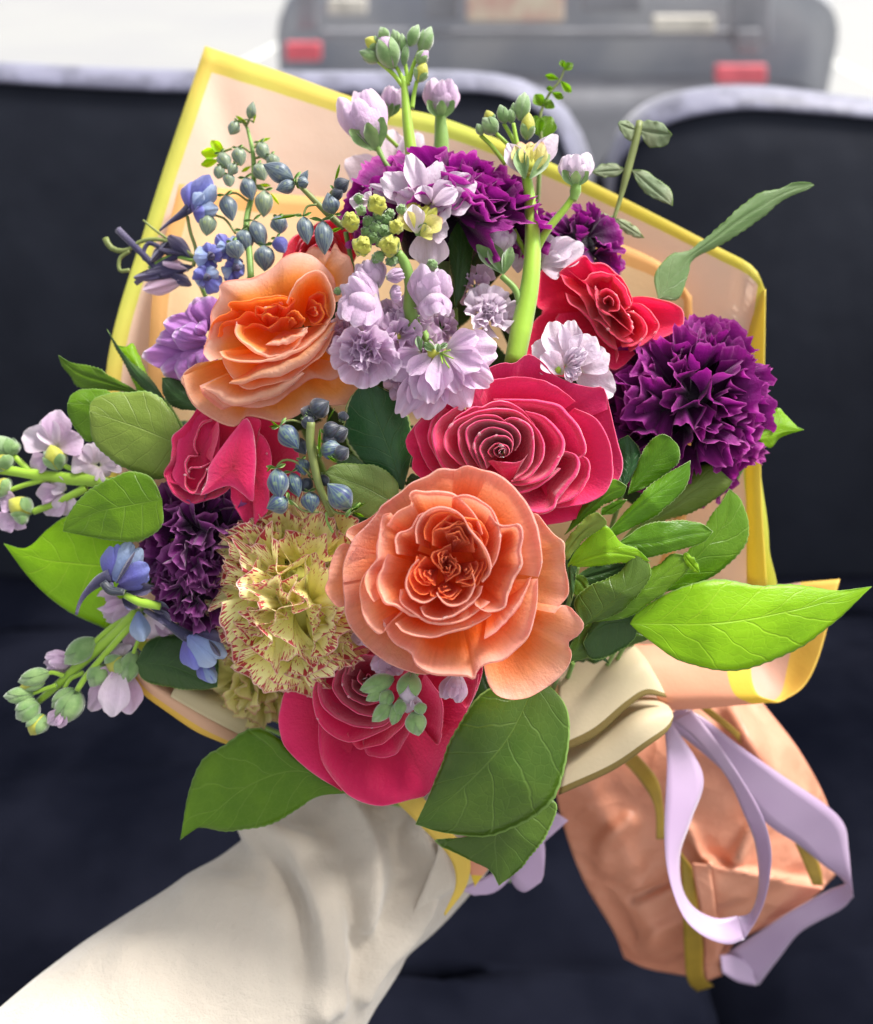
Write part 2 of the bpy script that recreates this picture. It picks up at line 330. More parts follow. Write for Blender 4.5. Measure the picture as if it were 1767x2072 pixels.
s = NT('black_seat_fabric'); nz = s.noise(5, 4)
c = s.mix(s.smooth(nz, .3, .7), (.010, .012, .02), (.018, .021, .032)); weave = s.noise(900, 2)
M['seat'] = s.finish(c, .75, s.bump(s.math('ADD', weave, s.math('MULTIPLY', s.noise(9, 2), 14)), .25, .002), spec=.15)
s = NT('grey_lavender_trim'); c = s.mix(s.smooth(s.noise(22, 5, .6), .42, .6), (.15, .15, .23), (.07, .07, .12)); M['trim'] = s.finish(c, .6, s.bump(s.noise(60, 4), .5, .004), sheen=.5)
def at_y(px, py, Y):
    d = W(px, py, 1.0)-np.array([0, 0, CAMZ]); k = Y/d[..., 1]; return d*k[..., None]+np.array([0, 0, CAMZ])
def seat_back(name, inner, outer, label, xclamp):
    t = thing(name, (W(*inner[len(inner)//2], 1.1)[0], 1.0, .46), label, 'car seat', 'front car seats behind the bouquet')
    I = cr(inner, 60); O = cr(outer, 60)
    Iw = at_y(I[:, 0], I[:, 1], 1.08); Ow = at_y(O[:, 0], O[:, 1], 1.13)
    mid = (Iw+Ow)/2+np.array([0, -.006, .012])
    bo = Ow+np.array([0, .05, -.03]); ctr = np.array([Iw[:, 0].mean(), 0, 0])
    def down(P, Y, z, k):
        Q = P.copy(); Q[:, 1] = Y; Q[:, 2] = np.minimum(z, P[:, 2]); Q[:, 0] = P[:, 0]+(Iw[:, 0].mean()-P[:, 0])*k; return Q
    rows = [Iw]
    bot = down(Iw, .93, .49, .02)
    for s_ in np.linspace(0, 1, 26)[1:]:
        q = Iw*(1-s_)+bot*s_; q[:, 1] -= .035*math.sin(math.pi*min(1, s_*1.0))**.6 if s_ < 1 else 0; rows.append(q)
    gridm('cushion_panel', np.array(rows), M['seat'], t)
    back = Ow+np.array([0, .14, -.08]); bb = down(back, 1.25, .45, 0)
    gridm('back_shell', np.array([Ow, bo, back, bb]), M['seat'], t)
    rows = [Iw+np.array([0, .004, 0]), Iw+np.array([0, -.008, .003]), mid, Ow+np.array([0, 0, .004]), Ow+np.array([0, .02, -.004])]
    gridm('trim', np.array([cr2(np.array([r[j] for r in rows]), 12) for j in range(60)]), M['trim'], t)
    return t
seat_back('car_seat', [(-1500, 120), (-400, 150), (0, 168), (200, 180), (380, 187), (600, 190), (860, 190), (950, 186), (1040, 200), (1105, 240), (1145, 310), (1160, 400), (1165, 700)],
          [(-1500, 80), (-400, 112), (0, 133), (200, 143), (400, 148), (600, 152), (800, 152), (900, 150), (1000, 158), (1080, 178), (1145, 225), (1185, 295), (1203, 390), (1206, 700)],
          'wide black fabric seat back with grey trim, on the left behind the bouquet', None)
seat_back('car_seat', [(1234, 700), (1236, 440), (1250, 340), (1295, 280), (1380, 240), (1500, 222), (1620, 228), (1767, 240), (2150, 270)],
          [(1222, 700), (1222, 400), (1238, 305), (1275, 240), (1335, 202), (1420, 184), (1510, 180), (1620, 190), (1767, 208), (2150, 240)],
          'black fabric seat back with grey trim, on the right of the gap', None)
s = NT('black_cushion_fabric'); c = s.mix(s.smooth(s.noise(5, 4), .3, .7), (.002, .0026, .006), (.008, .009, .016)); M['cushion'] = s.finish(c, .9, s.bump(s.math('ADD', s.noise(900, 2), s.math('MULTIPLY', s.noise(9, 2), 14)), .4, .004), spec=.02)
# seat cushions
for sx0, sx1, lab in ((-1.7, .235, 'black fabric seat cushion under the sleeve'), (.25, 1.2, 'black fabric seat cushion under the lilac ribbon')):
    u, v = np.meshgrid(np.linspace(0, 1, 90), np.linspace(0, 1, 60))
    X = sx0+(sx1-sx0)*u; Y = .99-1.1*v
    e = np.minimum(np.minimum(u, 1-u)*(sx1-sx0), np.minimum(v*1.1, (1-v)*1.1)); Z = .38+.1*(1-np.exp(-e/.035))+.012*np.sin(X*9+1)*np.sin(Y*7+.5)
    for yy, dd in ((.84, .018), (.62, .014), (.40, .012)):
        Z -= dd*np.exp(-((Y-yy-.03*np.sin(X*4))/.012)**2)
    Z += .012*np.sin((Y+.05*np.sin(5*X))*28)*(v > .0)
    o = gridm('seat_cushion', np.stack([X, Y, Z], -1), M['cushion']); solid(o, .05, -1)
    tag(o, lab, 'seat cushion', 'cushions of the front seats')
tag(bpy.data.objects['seat_cushion'], 'black fabric seat cushion under the sleeve')
# parked vehicle seen through the car window
s = NT('grey_car_paint'); c = s.mix(s.smooth(s.noise(2.5, 3), .35, .65), (.3, .32, .38), (.46, .47, .5)); M['paint'] = s.finish(c, .35, None, coat=.5)
M['bump_d'] = plain('dark_grey_bumper', (.3, .3, .33), .6, .3, 6); M['glass'] = plain('dark_window', (.05, .06, .08), .08, .4, 3, bump=0, spec=.8)
M['redl'] = plain('red_reflector', (.85, .16, .2), .4, .2, 20, bump=0); M['plate'] = plain('beige_plate', (.72, .62, .48), .5, .3, 12, bump=0, col2=(.62, .35, .3))
M['tyre'] = plain('tyre', (.02, .02, .022), .8); M['rim'] = plain('alloy', (.5, .5, .52), .35, metal=.8)
vt = thing('parked_car', (.36, 3.15, 0), 'blurred grey car with red rear reflectors parked beyond the seats', 'car')
va = R(-5)
def vw(V):
    V = np.asarray(V, float); c_, s_ = math.cos(va), math.sin(va)
    return np.stack([.36+V[:, 0]*c_-V[:, 1]*s_, 3.15+V[:, 0]*s_+V[:, 1]*c_, V[:, 2]], 1)
def vloft(name, secs, mat, parent, n=40):
    rows = []
    for (y, hw, z0, z1, rr) in secs:
        th = np.linspace(0, 2*np.pi, n, endpoint=False); e = .35
        x = hw*np.sign(np.cos(th))*np.abs(np.cos(th))**e; z = (z0+z1)/2+(z1-z0)/2*np.sign(np.sin(th))*np.abs(np.sin(th))**e
        rows.append(vw(np.stack([x, np.full(n, y), z], 1)))
    c0 = rows[0].mean(0)[None].repeat(n, 0); c1 = rows[-1].mean(0)[None].repeat(n, 0)
    return gridm(name, np.array([c0]+rows+[c1]), mat, parent, wrap=True)
body = vloft('body', [(.06, .8, .5, 1.0, 0), (.0, .88, .42, 1.08, 0), (.25, .92, .32, 1.12, 0), (2.2, .93, .3, 1.1, 0), (4.0, .9, .32, 1.0, 0), (4.3, .78, .4, .8, 0)], M['paint'], vt)
vloft('cabin', [(.12, .7, 1.0, 1.12, 0), (.5, .74, 1.0, 1.62, 0), (2.4, .74, 1.0, 1.66, 0), (3.2, .7, 1.0, 1.1, 0)], M['glass'], vt)
vloft('bumper', [(-.12, .8, .48, .72, 0), (-.1, .9, .42, .78, 0), (.1, .94, .4, .82, 0), (.3, .94, .4, .8, 0)], M['bump_d'], vt)
def vplate(name, px0, px1, py0, py1, Y, mat):
    q = at_y(np.array([px0, px1, px1, px0]*2), np.array([py0, py0, py1, py1]*2), Y); q[4:, 1] += .03
    o = mesh(name, q, [(0, 3, 2, 1), (4, 5, 6, 7), (0, 1, 5, 4), (1, 2, 6, 5), (2, 3, 7, 6), (3, 0, 4, 7)], mat, vt, smooth=False); bevel(o, .008); return o
vplate('licence_plate', 945, 1142, -60, 44, 3.0, M['plate'])
vplate('reflector', 577, 650, 86, 124, 3.0, M['redl']); vplate('reflector', 1450, 1553, 132, 170, 2.92, M['redl'])
for q in ((650, 1500, 60, 78, 3.02), (600, 640, -30, 60, 3.06), (1480, 1560, -20, 90, 2.99), (860, 930, -20, 40, 3.03), (1180, 1300, -40, 24, 3.0), (1490, 1540, 60, 110, 2.96)): vplate('trim_panel', q[0], q[1], q[2], q[3], q[4], M['bump_d'])
M['patch'] = plain('pale_beige', (.75, .7, .62), .5, .3, 20, bump=0)
vplate('pale_patch', 662, 742, -4, 30, 3.05, M['patch']); vplate('pale_patch', 1322, 1448, 32, 66, 2.93, M['patch'])  # two small pale beige patches on the rear of the car
for x in (-.8, .8):
    for y in (.8, 3.4):
        th = np.linspace(0, 2*np.pi, 28, endpoint=False); rows = []
        for dx, r_ in ((-.11, .2), (-.11, .31), (-.08, .33), (.08, .33), (.11, .31), (.11, .2)):
            rows.append(vw(np.stack([np.full(28, x+dx), y+r_*np.cos(th), .33+r_*np.sin(th)], 1)))
        wh = gridm('wheel', np.array(rows), M['tyre'], vt, wrap=True)
        rows = [vw(np.stack([np.full(28, x+dx), y+r_*np.cos(th), .33+r_*np.sin(th)], 1)) for dx, r_ in ((-.1, .001), (-.1, .2), (.1, .2), (.1, .001))]
        gridm('rim', np.array(rows), M['rim'], wh, wrap=True)

# ------------------------------------------------------------------ wrapping paper
def paper(name, col, edge, bu0, bu1, bv0, bv1, trans=.25, stain=.1, edge2=None):
    s = NT(name); uvv, u, v = s.uv(); nz = s.math('MULTIPLY', s.math('SUBTRACT', s.noise(25, 2), .5), .004)
    m = 0.0
    for x, b, hi in ((u, bu0, 0), (u, bu1, 1), (v, bv0, 0), (v, bv1, 1)):
        if b:
            q = s.math('LESS_THAN', s.math('ADD', x, nz), b) if not hi else s.math('GREATER_THAN', s.math('ADD', x, nz), 1-b)
            m = q if m == 0.0 else s.math('MAXIMUM', m, q)
    c = s.mix(s.smooth(s.noise(9, 3), .3, .7), col, tuple(x*(1-stain) for x in col))
    e = s.mix(s.smooth(s.noise(7, 2), .35, .65), edge, edge2 or edge)
    c = s.mix(m, c, e) if m != 0.0 else c
    return s.finish(c, .55, s.bump(s.math('ADD', s.math('MULTIPLY', s.noise(500, 3), .06), s.noise(16, 3, .5)), .35, .006), trans, spec=.3)
M['wrap'] = paper('peach_paper_yellow_border', (.96, .76, .62), (.74, .78, .17), .024, .028, .026, 0, .5, .05, (.86, .68, .16))
M['liner'] = paper('cream_paper_tan_border', (.94, .74, .46), (.84, .52, .2), .03, .025, .05, 0, .45)
M['cream'] = paper('cream_folded_paper', (.66, .55, .37), (.2, .14, .04), 0, 0, 0, .1, .15, .05)
M['peach'] = paper('peach_flap_paper', (.86, .42, .27), (.82, .62, .06), 0, .2, 0, 0, .35, .08)
M['flap_y'] = paper('yellow_edged_flap', (.72, .45, .36), (.85, .58, .12), 0, .42, 0, 0, .35, .08)
BIND = (1000, 1690, .50)
wt = thing('bouquet_wrap', W(*BIND), 'peach wrapping paper with yellow border standing up behind the flowers', 'wrapping paper')
loft('back_sheet', [
    [(415, 93, .50), (560, 142, .50), (740, 205, .50), (900, 240, .50), (1100, 322, .49), (1300, 420, .48), (1450, 498, .47), (1525, 540, .46), (1549, 590, .455)],
    [(300, 440, .485), (520, 470, .50), (760, 500, .51), (1000, 540, .51), (1250, 620, .50), (1450, 690, .475), (1547, 740, .462)],
    [(216, 745, .47), (450, 800, .50), (760, 850, .52), (1050, 880, .52), (1300, 900, .50), (1470, 910, .475), (1538, 930, .465)],
    [(220, 1080, .46), (450, 1100, .50), (800, 1120, .52), (1100, 1130, .52), (1350, 1120, .50), (1490, 1110, .475), (1556, 1100, .463)],
    [(300, 1330, .455), (520, 1360, .49), (850, 1400, .51), (1100, 1400, .51), (1330, 1330, .49), (1480, 1290, .475), (1540, 1270, .465)],
    [(800, 1560, .47), (880, 1590, .485), (950, 1600, .50), (1000, 1600, .50), (1060, 1580, .50), (1120, 1560, .49), (1180, 1540, .48)]],
    M['wrap'], wt, 60, 60, .0003, ridges=[([(1520, 560), (1480, 660), (1450, 800)], 14, .004), ([(420, 110), (520, 500), (600, 900)], 30, -.003)])
loft('side_sheet', [
    [(1515, 615, .468), (1530, 600, .462), (1549, 585, .455)],
    [(1507, 760, .466), (1524, 740, .460), (1546, 760, .4545)],
    [(1510, 950, .466), (1524, 960, .460), (1540, 960, .4575)],
    [(1512, 1180, .466), (1530, 1190, .460), (1552, 1190, .4550)]], plain('yellow_paper_edge', (.9, .74, .14), .5, .15, 8, .5, bump=.1), wt, 12, 30, .0006)
loft('liner_sheet', [
    [(362, 372, .480), (600, 395, .49), (900, 420, .50), (1150, 462, .49), (1260, 495, .485), (1350, 540, .478), (1400, 600, .47)],
    [(305, 640, .465), (560, 680, .48), (850, 700, .50), (1150, 750, .49), (1300, 760, .48), (1380, 780, .472), (1405, 800, .468)],
    [(330, 960, .455), (560, 1000, .475), (850, 1040, .49), (1150, 1060, .48), (1300, 1050, .475), (1360, 1060, .470), (1380, 1080, .466)],
    [(560, 1340, .46), (700, 1400, .47), (850, 1440, .48), (1000, 1450, .48), (1100, 1430, .475), (1180, 1400, .47), (1230, 1380, .466)]],
    M['liner'], wt, 50, 40, .0005, fn=lambda u, v: .0022*np.sin(u*70)*(1-v)*np.exp(-((u-.03)/.12)**2))
# lower-left edge of the wrap
loft('lower_left_fold', [
    Z7((830, 990), (930, 1100), (1080, 1230), (1250, 1360), (1410, 1445)), Z7((850, 1000), (960, 1060), (1130, 1160), (1330, 1290), (1500, 1400))], M['peach'], wt, 6, 6) if 0 else None
def sheet(name, curves, ds, mat, parent, nu=30, nv=14, th=.0006, **k):
    return loft(name, [add_d(c, d) for c, d in zip(curves, ds)], mat, parent, nu, nv, th, **k)
sheet('front_fold', [Z7((825, 1000), (880, 1120), (1050, 1250), (1230, 1370), (1420, 1450)), Z7((860, 990), (960, 1080), (1120, 1190), (1320, 1310), (1480, 1400)), Z7((930, 1000), (1060, 1060), (1200, 1130), (1400, 1200), (1560, 1280))],
      [(.425, .43, .43), (.42, .425, .43), (.44, .44, .44)], paper('peach_to_yellow_fold', (.78, .47, .3), (.8, .5, .08), 0, 0, .2, 0, .2), wt)
sheet('front_fold', [Z7((1060, 1150), (1250, 1260), (1400, 1340), (1500, 1390)), Z7((1090, 1040), (1250, 1130), (1420, 1200), (1600, 1260)), Z7((930, 990), (1100, 1000), (1300, 1040), (1500, 1080))],
      [(.424, .43), (.43, .434), (.45, .45)], paper('cream_fold', (.78, .66, .4), (.5, .4, .15), 0, 0, 0, 0, .2), wt)
# cream folded piece with olive edge on the lower right
sheet('cream_fold', [ZC((80, 480), (200, 400), (330, 355), (420, 350), (470, 400)), ZC((90, 650), (230, 560), (380, 470), (480, 440), (530, 500)), ZC((100, 835), (250, 765), (390, 640), (480, 578), (575, 585))],
      [(.445, .45, .46), (.43, .435, .44), (.425, .43, .435)], M['cream'], wt, 30, 24, .001)
sheet('cream_fold', [ZC((110, 800), (270, 700), (420, 600), (520, 592), (580, 625)), ZC((115, 880), (290, 790), (440, 690), (540, 650), (598, 650)), ZC((85, 1030), (330, 920), (490, 810), (580, 740), (606, 680))],
      [(.46, .455, .45), (.435, .43, .435), (.425, .425, .432)], M['cream'], wt, 30, 24, .001)
# peach flap and yellow bordered roll
sheet('side_flap', [ZC((330, 340), (430, 345), (520, 345), (800, 330), (1000, 310)), ZC((450, 430), (560, 450), (700, 460), (850, 450), (960, 440)), ZC((520, 560), (600, 580), (720, 575), (860, 570), (985, 565)), ZC((560, 645), (660, 640), (760, 635), (880, 622), (1080, 607))],
      [(.455, .465), (.45, .455), (.446, .45), (.455, .452)], paper('peach_flap', (.86, .42, .27), (.84, .6, .07), 0, .22, 0, 0, .35), wt, 40, 30)
sheet('rolled_edge', [ZC((940, 70), (1100, 74), (1200, 62), (1365, 48)), ZC((950, 240), (1050, 260), (1180, 260), (1318, 230)), ZC((950, 430), (1040, 430), (1150, 425), (1262, 420)), ZC((960, 540), (1040, 560), (1120, 560), (1200, 535)), ZC((985, 600), (1030, 608), (1080, 609), (1110, 600))],
      [(.48, .475, .47), (.485, .478, .465), (.48, .478, .462), (.465, .47, .46), (.455, .456, .458)], M['flap_y'], wt, 30, 30)

# ------------------------------------------------------------------ hanging paper tail and ribbons
s = NT('coral_paper'); vo = s.n('TexVoronoi', feature='DISTANCE_TO_EDGE'); vo.inputs['Scale'].default_value = 22; s.l(s.n('TexCoord').outputs['Object'], vo.inputs['Vector'])
c = s.mix(s.smooth(s.noise(14, 4), .3, .7), (.82, .39, .25), (.72, .31, .19)); M['tail'] = s.finish(c, .42, s.bump(s.math('ADD', s.math('MULTIPLY', s.smooth(vo.outputs[0], 0, .25), .7), s.noise(40, 4)), .7, .004), .25)
M['gold'] = plain('gold_paper_band', (.46, .3, .04), .4, .4, 30, .1)
L = W(1300, 1430, .5)
tt = thing('paper_tail', W(1270, 1500, .52), 'coral paper tail of the bouquet wrap hanging at the lower right', 'wrapping paper')
loft('tail_sheet', [add_d(c, d) for c, d in (
    (ZC((60, 960), (250, 860), (450, 700), (640, 620), (820, 600), (1010, 612)), (.50, .52, .52, .53)),
    (ZC((110, 1180), (330, 1050), (600, 950), (850, 850), (1060, 800), (1190, 850)), (.53, .51, .50, .53)),
    (ZC((200, 1420), (400, 1330), (650, 1250), (900, 1180), (1150, 1100), (1320, 1120)), (.55, .52, .51, .55)),
    (ZC((330, 1640), (500, 1600), (700, 1500), (900, 1450), (1150, 1420), (1335, 1400)), (.57, .54, .52, .56)),
    (ZC((378, 1752), (450, 1740), (600, 1700), (720, 1680), (860, 1690), (930, 1660)), (.58, .56, .55, .57)),
    (ZC((385, 1770), (480, 1815), (600, 1840), (700, 1850), (800, 1820), (835, 1770)), (.585, .58, .575, .58)))],
    M['tail'], tt, 70, 80, .001, ridges=[(ZC((680, 1180), (760, 1340), (1000, 1400), (1280, 1450)), 9, .012), (ZC((770, 1340), (790, 1550), (810, 1800)), 8, .014),
      (ZC((430, 1500), (560, 1440), (640, 1400)), 10, -.010), (ZC((500, 1700), (620, 1620), (700, 1600)), 22, .008), (ZC((900, 1320), (960, 1200), (1000, 1150)), 16, .012),
      (ZC((290, 1350), (300, 1250), (400, 1150)), 18, .008), (ZC((800, 1500), (900, 1540), (1000, 1500)), 22, -.014), (ZC((880, 640), (1000, 850), (1180, 1050)), 25, .014), (ZC((200, 1000), (380, 1300), (520, 1700)), 30, .008)])
sheet('tail_flap', [ZC((770, 1345), (980, 1400), (1290, 1452)), ZC((790, 1480), (1000, 1520), (1180, 1540)), ZC((800, 1650), (900, 1680), (1000, 1640))], [(.50, .53), (.515, .54), (.545, .55)], M['tail'], tt, 30, 20, .001)
def strip(name, A, B, d, mat, parent, nu=60, nv=6, th=.0005, db=None):
    return loft(name, [add_d(A, d), add_d(B, db or d)], mat, parent, nu, nv, th)
strip('gold_band', ZC((640, 1290), (650, 1500), (655, 1700), (670, 1870), (715, 1925)), ZC((690, 1360), (715, 1500), (740, 1700), (745, 1850), (790, 1900)), (.50, .515, .545, .565), M['gold'], tt)
strip('tail_strip', ZC((690, 1340), (730, 1550), (745, 1750), (750, 1880)), ZC((775, 1350), (800, 1550), (815, 1750), (828, 1850)), (.498, .512, .545, .56), M['tail'], tt)
strip('gold_band', ZC((350, 850), (450, 960), (520, 1080), (530, 1230)), ZC((400, 800), (530, 950), (560, 1080), (570, 1230)), (.495, .49, .5), M['gold'], tt)
strip('gold_band', ZC((1160, 1250), (1200, 1340), (1240, 1440)), ZC((1210, 1250), (1270, 1340), (1290, 1440)), (.50, .51), M['gold'], tt, 20)
strip('gold_band', ZC((720, 630), (780, 680), (870, 750), (960, 850)), ZC((770, 630), (830, 680), (900, 740), (990, 840)), (.492, .497), M['gold'], tt, 20)
s = NT('lilac_satin_ribbon'); c = s.mix(s.smooth(s.noise(20, 2), .3, .7), (.46, .32, .5), (.52, .38, .56))
M['ribbon'] = s.finish(c, .32, s.bump(s.noise(1, 2, .5, s.vec(s.math('MULTIPLY', s.uv()[2], 90), s.math('MULTIPLY', s.uv()[1], 3))), .15, .0004), .15, spec=.6, sheen=.4)
rt = thing('ribbon', W(1350, 1470, .49), 'lilac satin ribbon tied in a loop and long tails over the coral paper', 'ribbon')
strip('ribbon_tail', ZC((640, 620), (760, 690), (900, 800), (1100, 940), (1300, 1075), (1385, 1165), (1405, 1280), (1425, 1500)), ZC((560, 700), (730, 830), (870, 960), (1020, 1150), (1180, 1260), (1290, 1350), (1360, 1400), (1395, 1440)), (.485, .48, .482, .49, .50), M['ribbon'], rt, th=.0002, db=(.485, .485, .49, .50, .51))
strip('ribbon_tail', ZC((1425, 1495), (1370, 1550), (1190, 1650), (1090, 1770), (995, 1895)), ZC((1395, 1432), (1290, 1478), (1110, 1580), (960, 1680), (820, 1770)), (.502, .52, .54, .56), M['ribbon'], rt)
strip('ribbon_tail', ZC((820, 1760), (880, 1760), (960, 1790)), ZC((830, 1840), (900, 1880), (985, 1898)), (.548, .556), M['ribbon'], rt, 20)
strip('ribbon_loop', ZC((568, 740), (578, 900), (566, 1200), (585, 1400), (650, 1580), (740, 1670), (850, 1710), (930, 1690)), ZC((600, 700), (742, 940), (690, 1140), (640, 1290), (645, 1440), (700, 1540), (800, 1590), (900, 1580)), (.47, .455, .45, .452, .46), M['ribbon'], rt, 80, 6, .0002, db=(.47, .462, .462, .46, .462))
strip('ribbon_loop', ZC((930, 1690), (1000, 1570), (1040, 1440), (1052, 1280), (1010, 1120), (920, 960), (800, 780), (690, 640)), ZC((895, 1585), (960, 1560), (995, 1440), (980, 1260), (925, 1110), (850, 950), (720, 790), (600, 690)), (.46, .455, .45, .455, .47, .48), M['ribbon'], rt, 80, 6, .0002, db=(.462, .465, .462, .462, .475, .482))
strip('ribbon_loop', DD((930, 1800), (990, 1770), (1050, 1740), (1120, 1640)), DD((960, 1812), (1010, 1800), (1085, 1720), (1150, 1660)), (.475, .48), M['ribbon'], rt, 20, th=.0006)
strip('ribbon_loop', DD((1050, 1740), (1035, 1780), (1060, 1805), (1095, 1785)), DD((1070, 1650), (1095, 1680), (1103, 1720), (1100, 1770)), (.478, .472), M['ribbon'], rt, 24, th=.0006)
yt = sheet('paper_strip', [DD((795, 1615), (860, 1680), (910, 1735), (925, 1790), (898, 1848)), DD((850, 1615), (900, 1670), (950, 1730), (945, 1790), (900, 1852))], [(.462, .465)], plain('yellow_wrap_strip', (.78, .55, .1), .5, .2, 10, .3), None, 24, 6) if 0 else \
    strip('paper_strip', DD((795, 1615), (860, 1680), (910, 1735), (922, 1790), (898, 1850)), DD((850, 1605), (900, 1670), (948, 1725), (945, 1790), (902, 1852)), (.452, .455), plain('yellow_wrap_strip', (.8, .58, .1), .5, .2, 10, .3), wt)
strip('paper_strip', DD((905, 1700), (940, 1740), (960, 1790)), DD((960, 1700), (1010, 1720), (960, 1795)), (.46, .462), M['peach'], wt, 12)

# ------------------------------------------------------------------ the person holding the bouquet
s = NT('cream_knit_sleeve'); c = s.mix(s.smooth(s.noise(14, 3), .3, .7), (.66, .585, .49), (.61, .545, .46)); M['sleeve'] = s.finish(c, .85, s.bump(s.math('ADD', s.math('ADD', s.noise(1500, 2), s.math('MULTIPLY', s.noise(400, 2), .5)), s.math('MULTIPLY', s.noise(45, 4, .6), 6)), .5, .0012), .12, spec=.2, sheen=.6)
M['skin'] = plain('skin', (.62, .38, .28), .5, .1, 80, .1, bs=900)
pt = thing('person', W(700, 1830, .46), 'arm in a cream long sleeve reaching in from the lower left to hold the bouquet', 'person')
ctr = cr([(60, 2370, .36, 340), (280, 2175, .395, 322), (510, 1978, .425, 272), (620, 1870, .445, 236), (705, 1780, .46, 205), (815, 1702, .475, 192), (905, 1640, .49, 150), (960, 1600, .50, 110)], 180)
P = W(ctr[:, 0], ctr[:, 1], ctr[:, 2]+ctr[:, 3]*.8/FPX*ctr[:, 2]); 
T = np.gradient(P, axis=0); T /= np.linalg.norm(T, axis=1)[:, None]
zc_ = cvec([0, 0, 1.0]); n = 140; th = np.linspace(0, 2*np.pi, n, endpoint=False); rows = []
for i in range(180):
    S = np.cross(T[i], zc_); S /= np.linalg.norm(S); U = np.cross(S, T[i]); r = ctr[i, 3]*ctr[i, 2]/FPX
    rows.append(P[i]+r*(np.cos(th)[:, None]*S+.8*np.sin(th)[:, None]*U))
G = np.array(rows)
def proj(Pw):
    c = (Pw-np.array([0, 0, CAMZ])) @ RC; return 883.5+c[..., 0]/-c[..., 2]*FPX, 1036-c[..., 1]/-c[..., 2]*FPX
PX, PY = proj(G); front = np.sin(th)[None] > -.3
H = np.zeros(PX.shape)
for pts, wd, h in [(ZB((345, 610), (380, 585), (450, 640), (550, 800), (590, 1000), (570, 1280)), 15, .0065), (ZB((400, 570), (540, 650), (640, 830), (670, 1050), (640, 1250)), 13, .005),
                   (ZB((700, 470), (760, 540), (800, 640), (790, 830), (770, 960)), 15, .0055), (ZB((480, 520), (600, 560), (700, 700)), 24, -.004), (ZB((450, 700), (520, 900), (540, 1150)), 22, -.004),
                   (ZB((600, 700), (690, 850), (710, 1020)), 20, -.005), (ZB((960, 560), (1030, 680), (980, 850), (830, 1050), (740, 1200)), 16, .006), (ZB((880, 560), (900, 750), (830, 950), (720, 1150)), 26, -.004),
                   (ZB((100, 800), (300, 780), (420, 900)), 30, .002), (ZB((350, 620), (345, 600), (370, 580)), 22, .006), (ZB((200, 700), (330, 760)), 20, -.003)]:
    H += 2.1*h*np.exp(-(pdist(PX, PY, pts)/(wd*1.15))**2)
H += .0012*wob(PX/60, PY/60, 4, 2.0)
Nn = G-P[:, None]; Nn /= np.linalg.norm(Nn, axis=2)[..., None]
fw = np.clip((np.sin(th)+.2)/.5, 0, 1)[None]; H = H*fw
for _ in range(3): H[1:-1] = (H[:-2]+2*H[1:-1]+H[2:])/4; H = (np.roll(H, 1, 1)+2*H+np.roll(H, -1, 1))/4
G = G+Nn*H[..., None]
G = np.concatenate([G, P[-1:][:, None].repeat(n, 1)])
gridm('sleeve', G, M['sleeve'], pt, wrap=True)
# cuff fold by the yellow strip
sheet('cuff', [ZB((1000, 560), (1040, 640), (1000, 760), (940, 900)), ZB((1030, 590), (1090, 700), (1105, 790), (1040, 840)), ZB((1080, 640), (1110, 730), (1100, 800), (1040, 845))], [(.462, .47), (.465, .472), (.49, .49)], M['sleeve'], pt, 24, 14, .001)
# hand closed round the stems (skin modifier on a joint skeleton)
def hand():
    me = bpy.data.meshes.new('hand'); V, E, rad = [], [], []
    def add(px, py, d, r, prev=None):
        V.append(tuple(W(px, py, d)-np.array(pt.location))); rad.append(r)
        if prev is not None: E.append((prev, len(V)-1))
        return len(V)-1
    a = add(880, 1660, .50, .027); b = add(940, 1620, .515, .030, a); c = add(985, 1590, .52, .028, b)
    for k, (dx, dy) in enumerate([(60, -45), (75, -10), (80, 25), (70, 58)]):
        x, y = 985+dx*.5, 1590+dy
        p = add(x, y, .50, .011, c); p = add(x+38, y+8, .485, .0095, p); p = add(x+30, y+16, .462, .009, p); add(x+2, y+20, .455, .008, p)
    p = add(900, 1560, .50, .012, b); p = add(935, 1530, .478, .011, p); add(985, 1525, .462, .0095, p)
    me.from_pydata(V, E, []); me.materials.append(M['skin'])
    o = bpy.data.objects.new('hand', me); C.objects.link(o); o.parent = pt
    o.modifiers.new('skin', 'SKIN'); me.skin_vertices or None
    if not me.skin_vertices:
        bpy.context.view_layer.objects.active = o; o.select_set(True); bpy.ops.mesh.customdata_skin_add()
    for i, r in enumerate(rad): me.skin_vertices[0].data[i].radius = (r, r); me.skin_vertices[0].data[i].use_root = i == 0
    sb = o.modifiers.new('sub', 'SUBSURF'); sb.levels = 1; sb.render_levels = 2
hand()

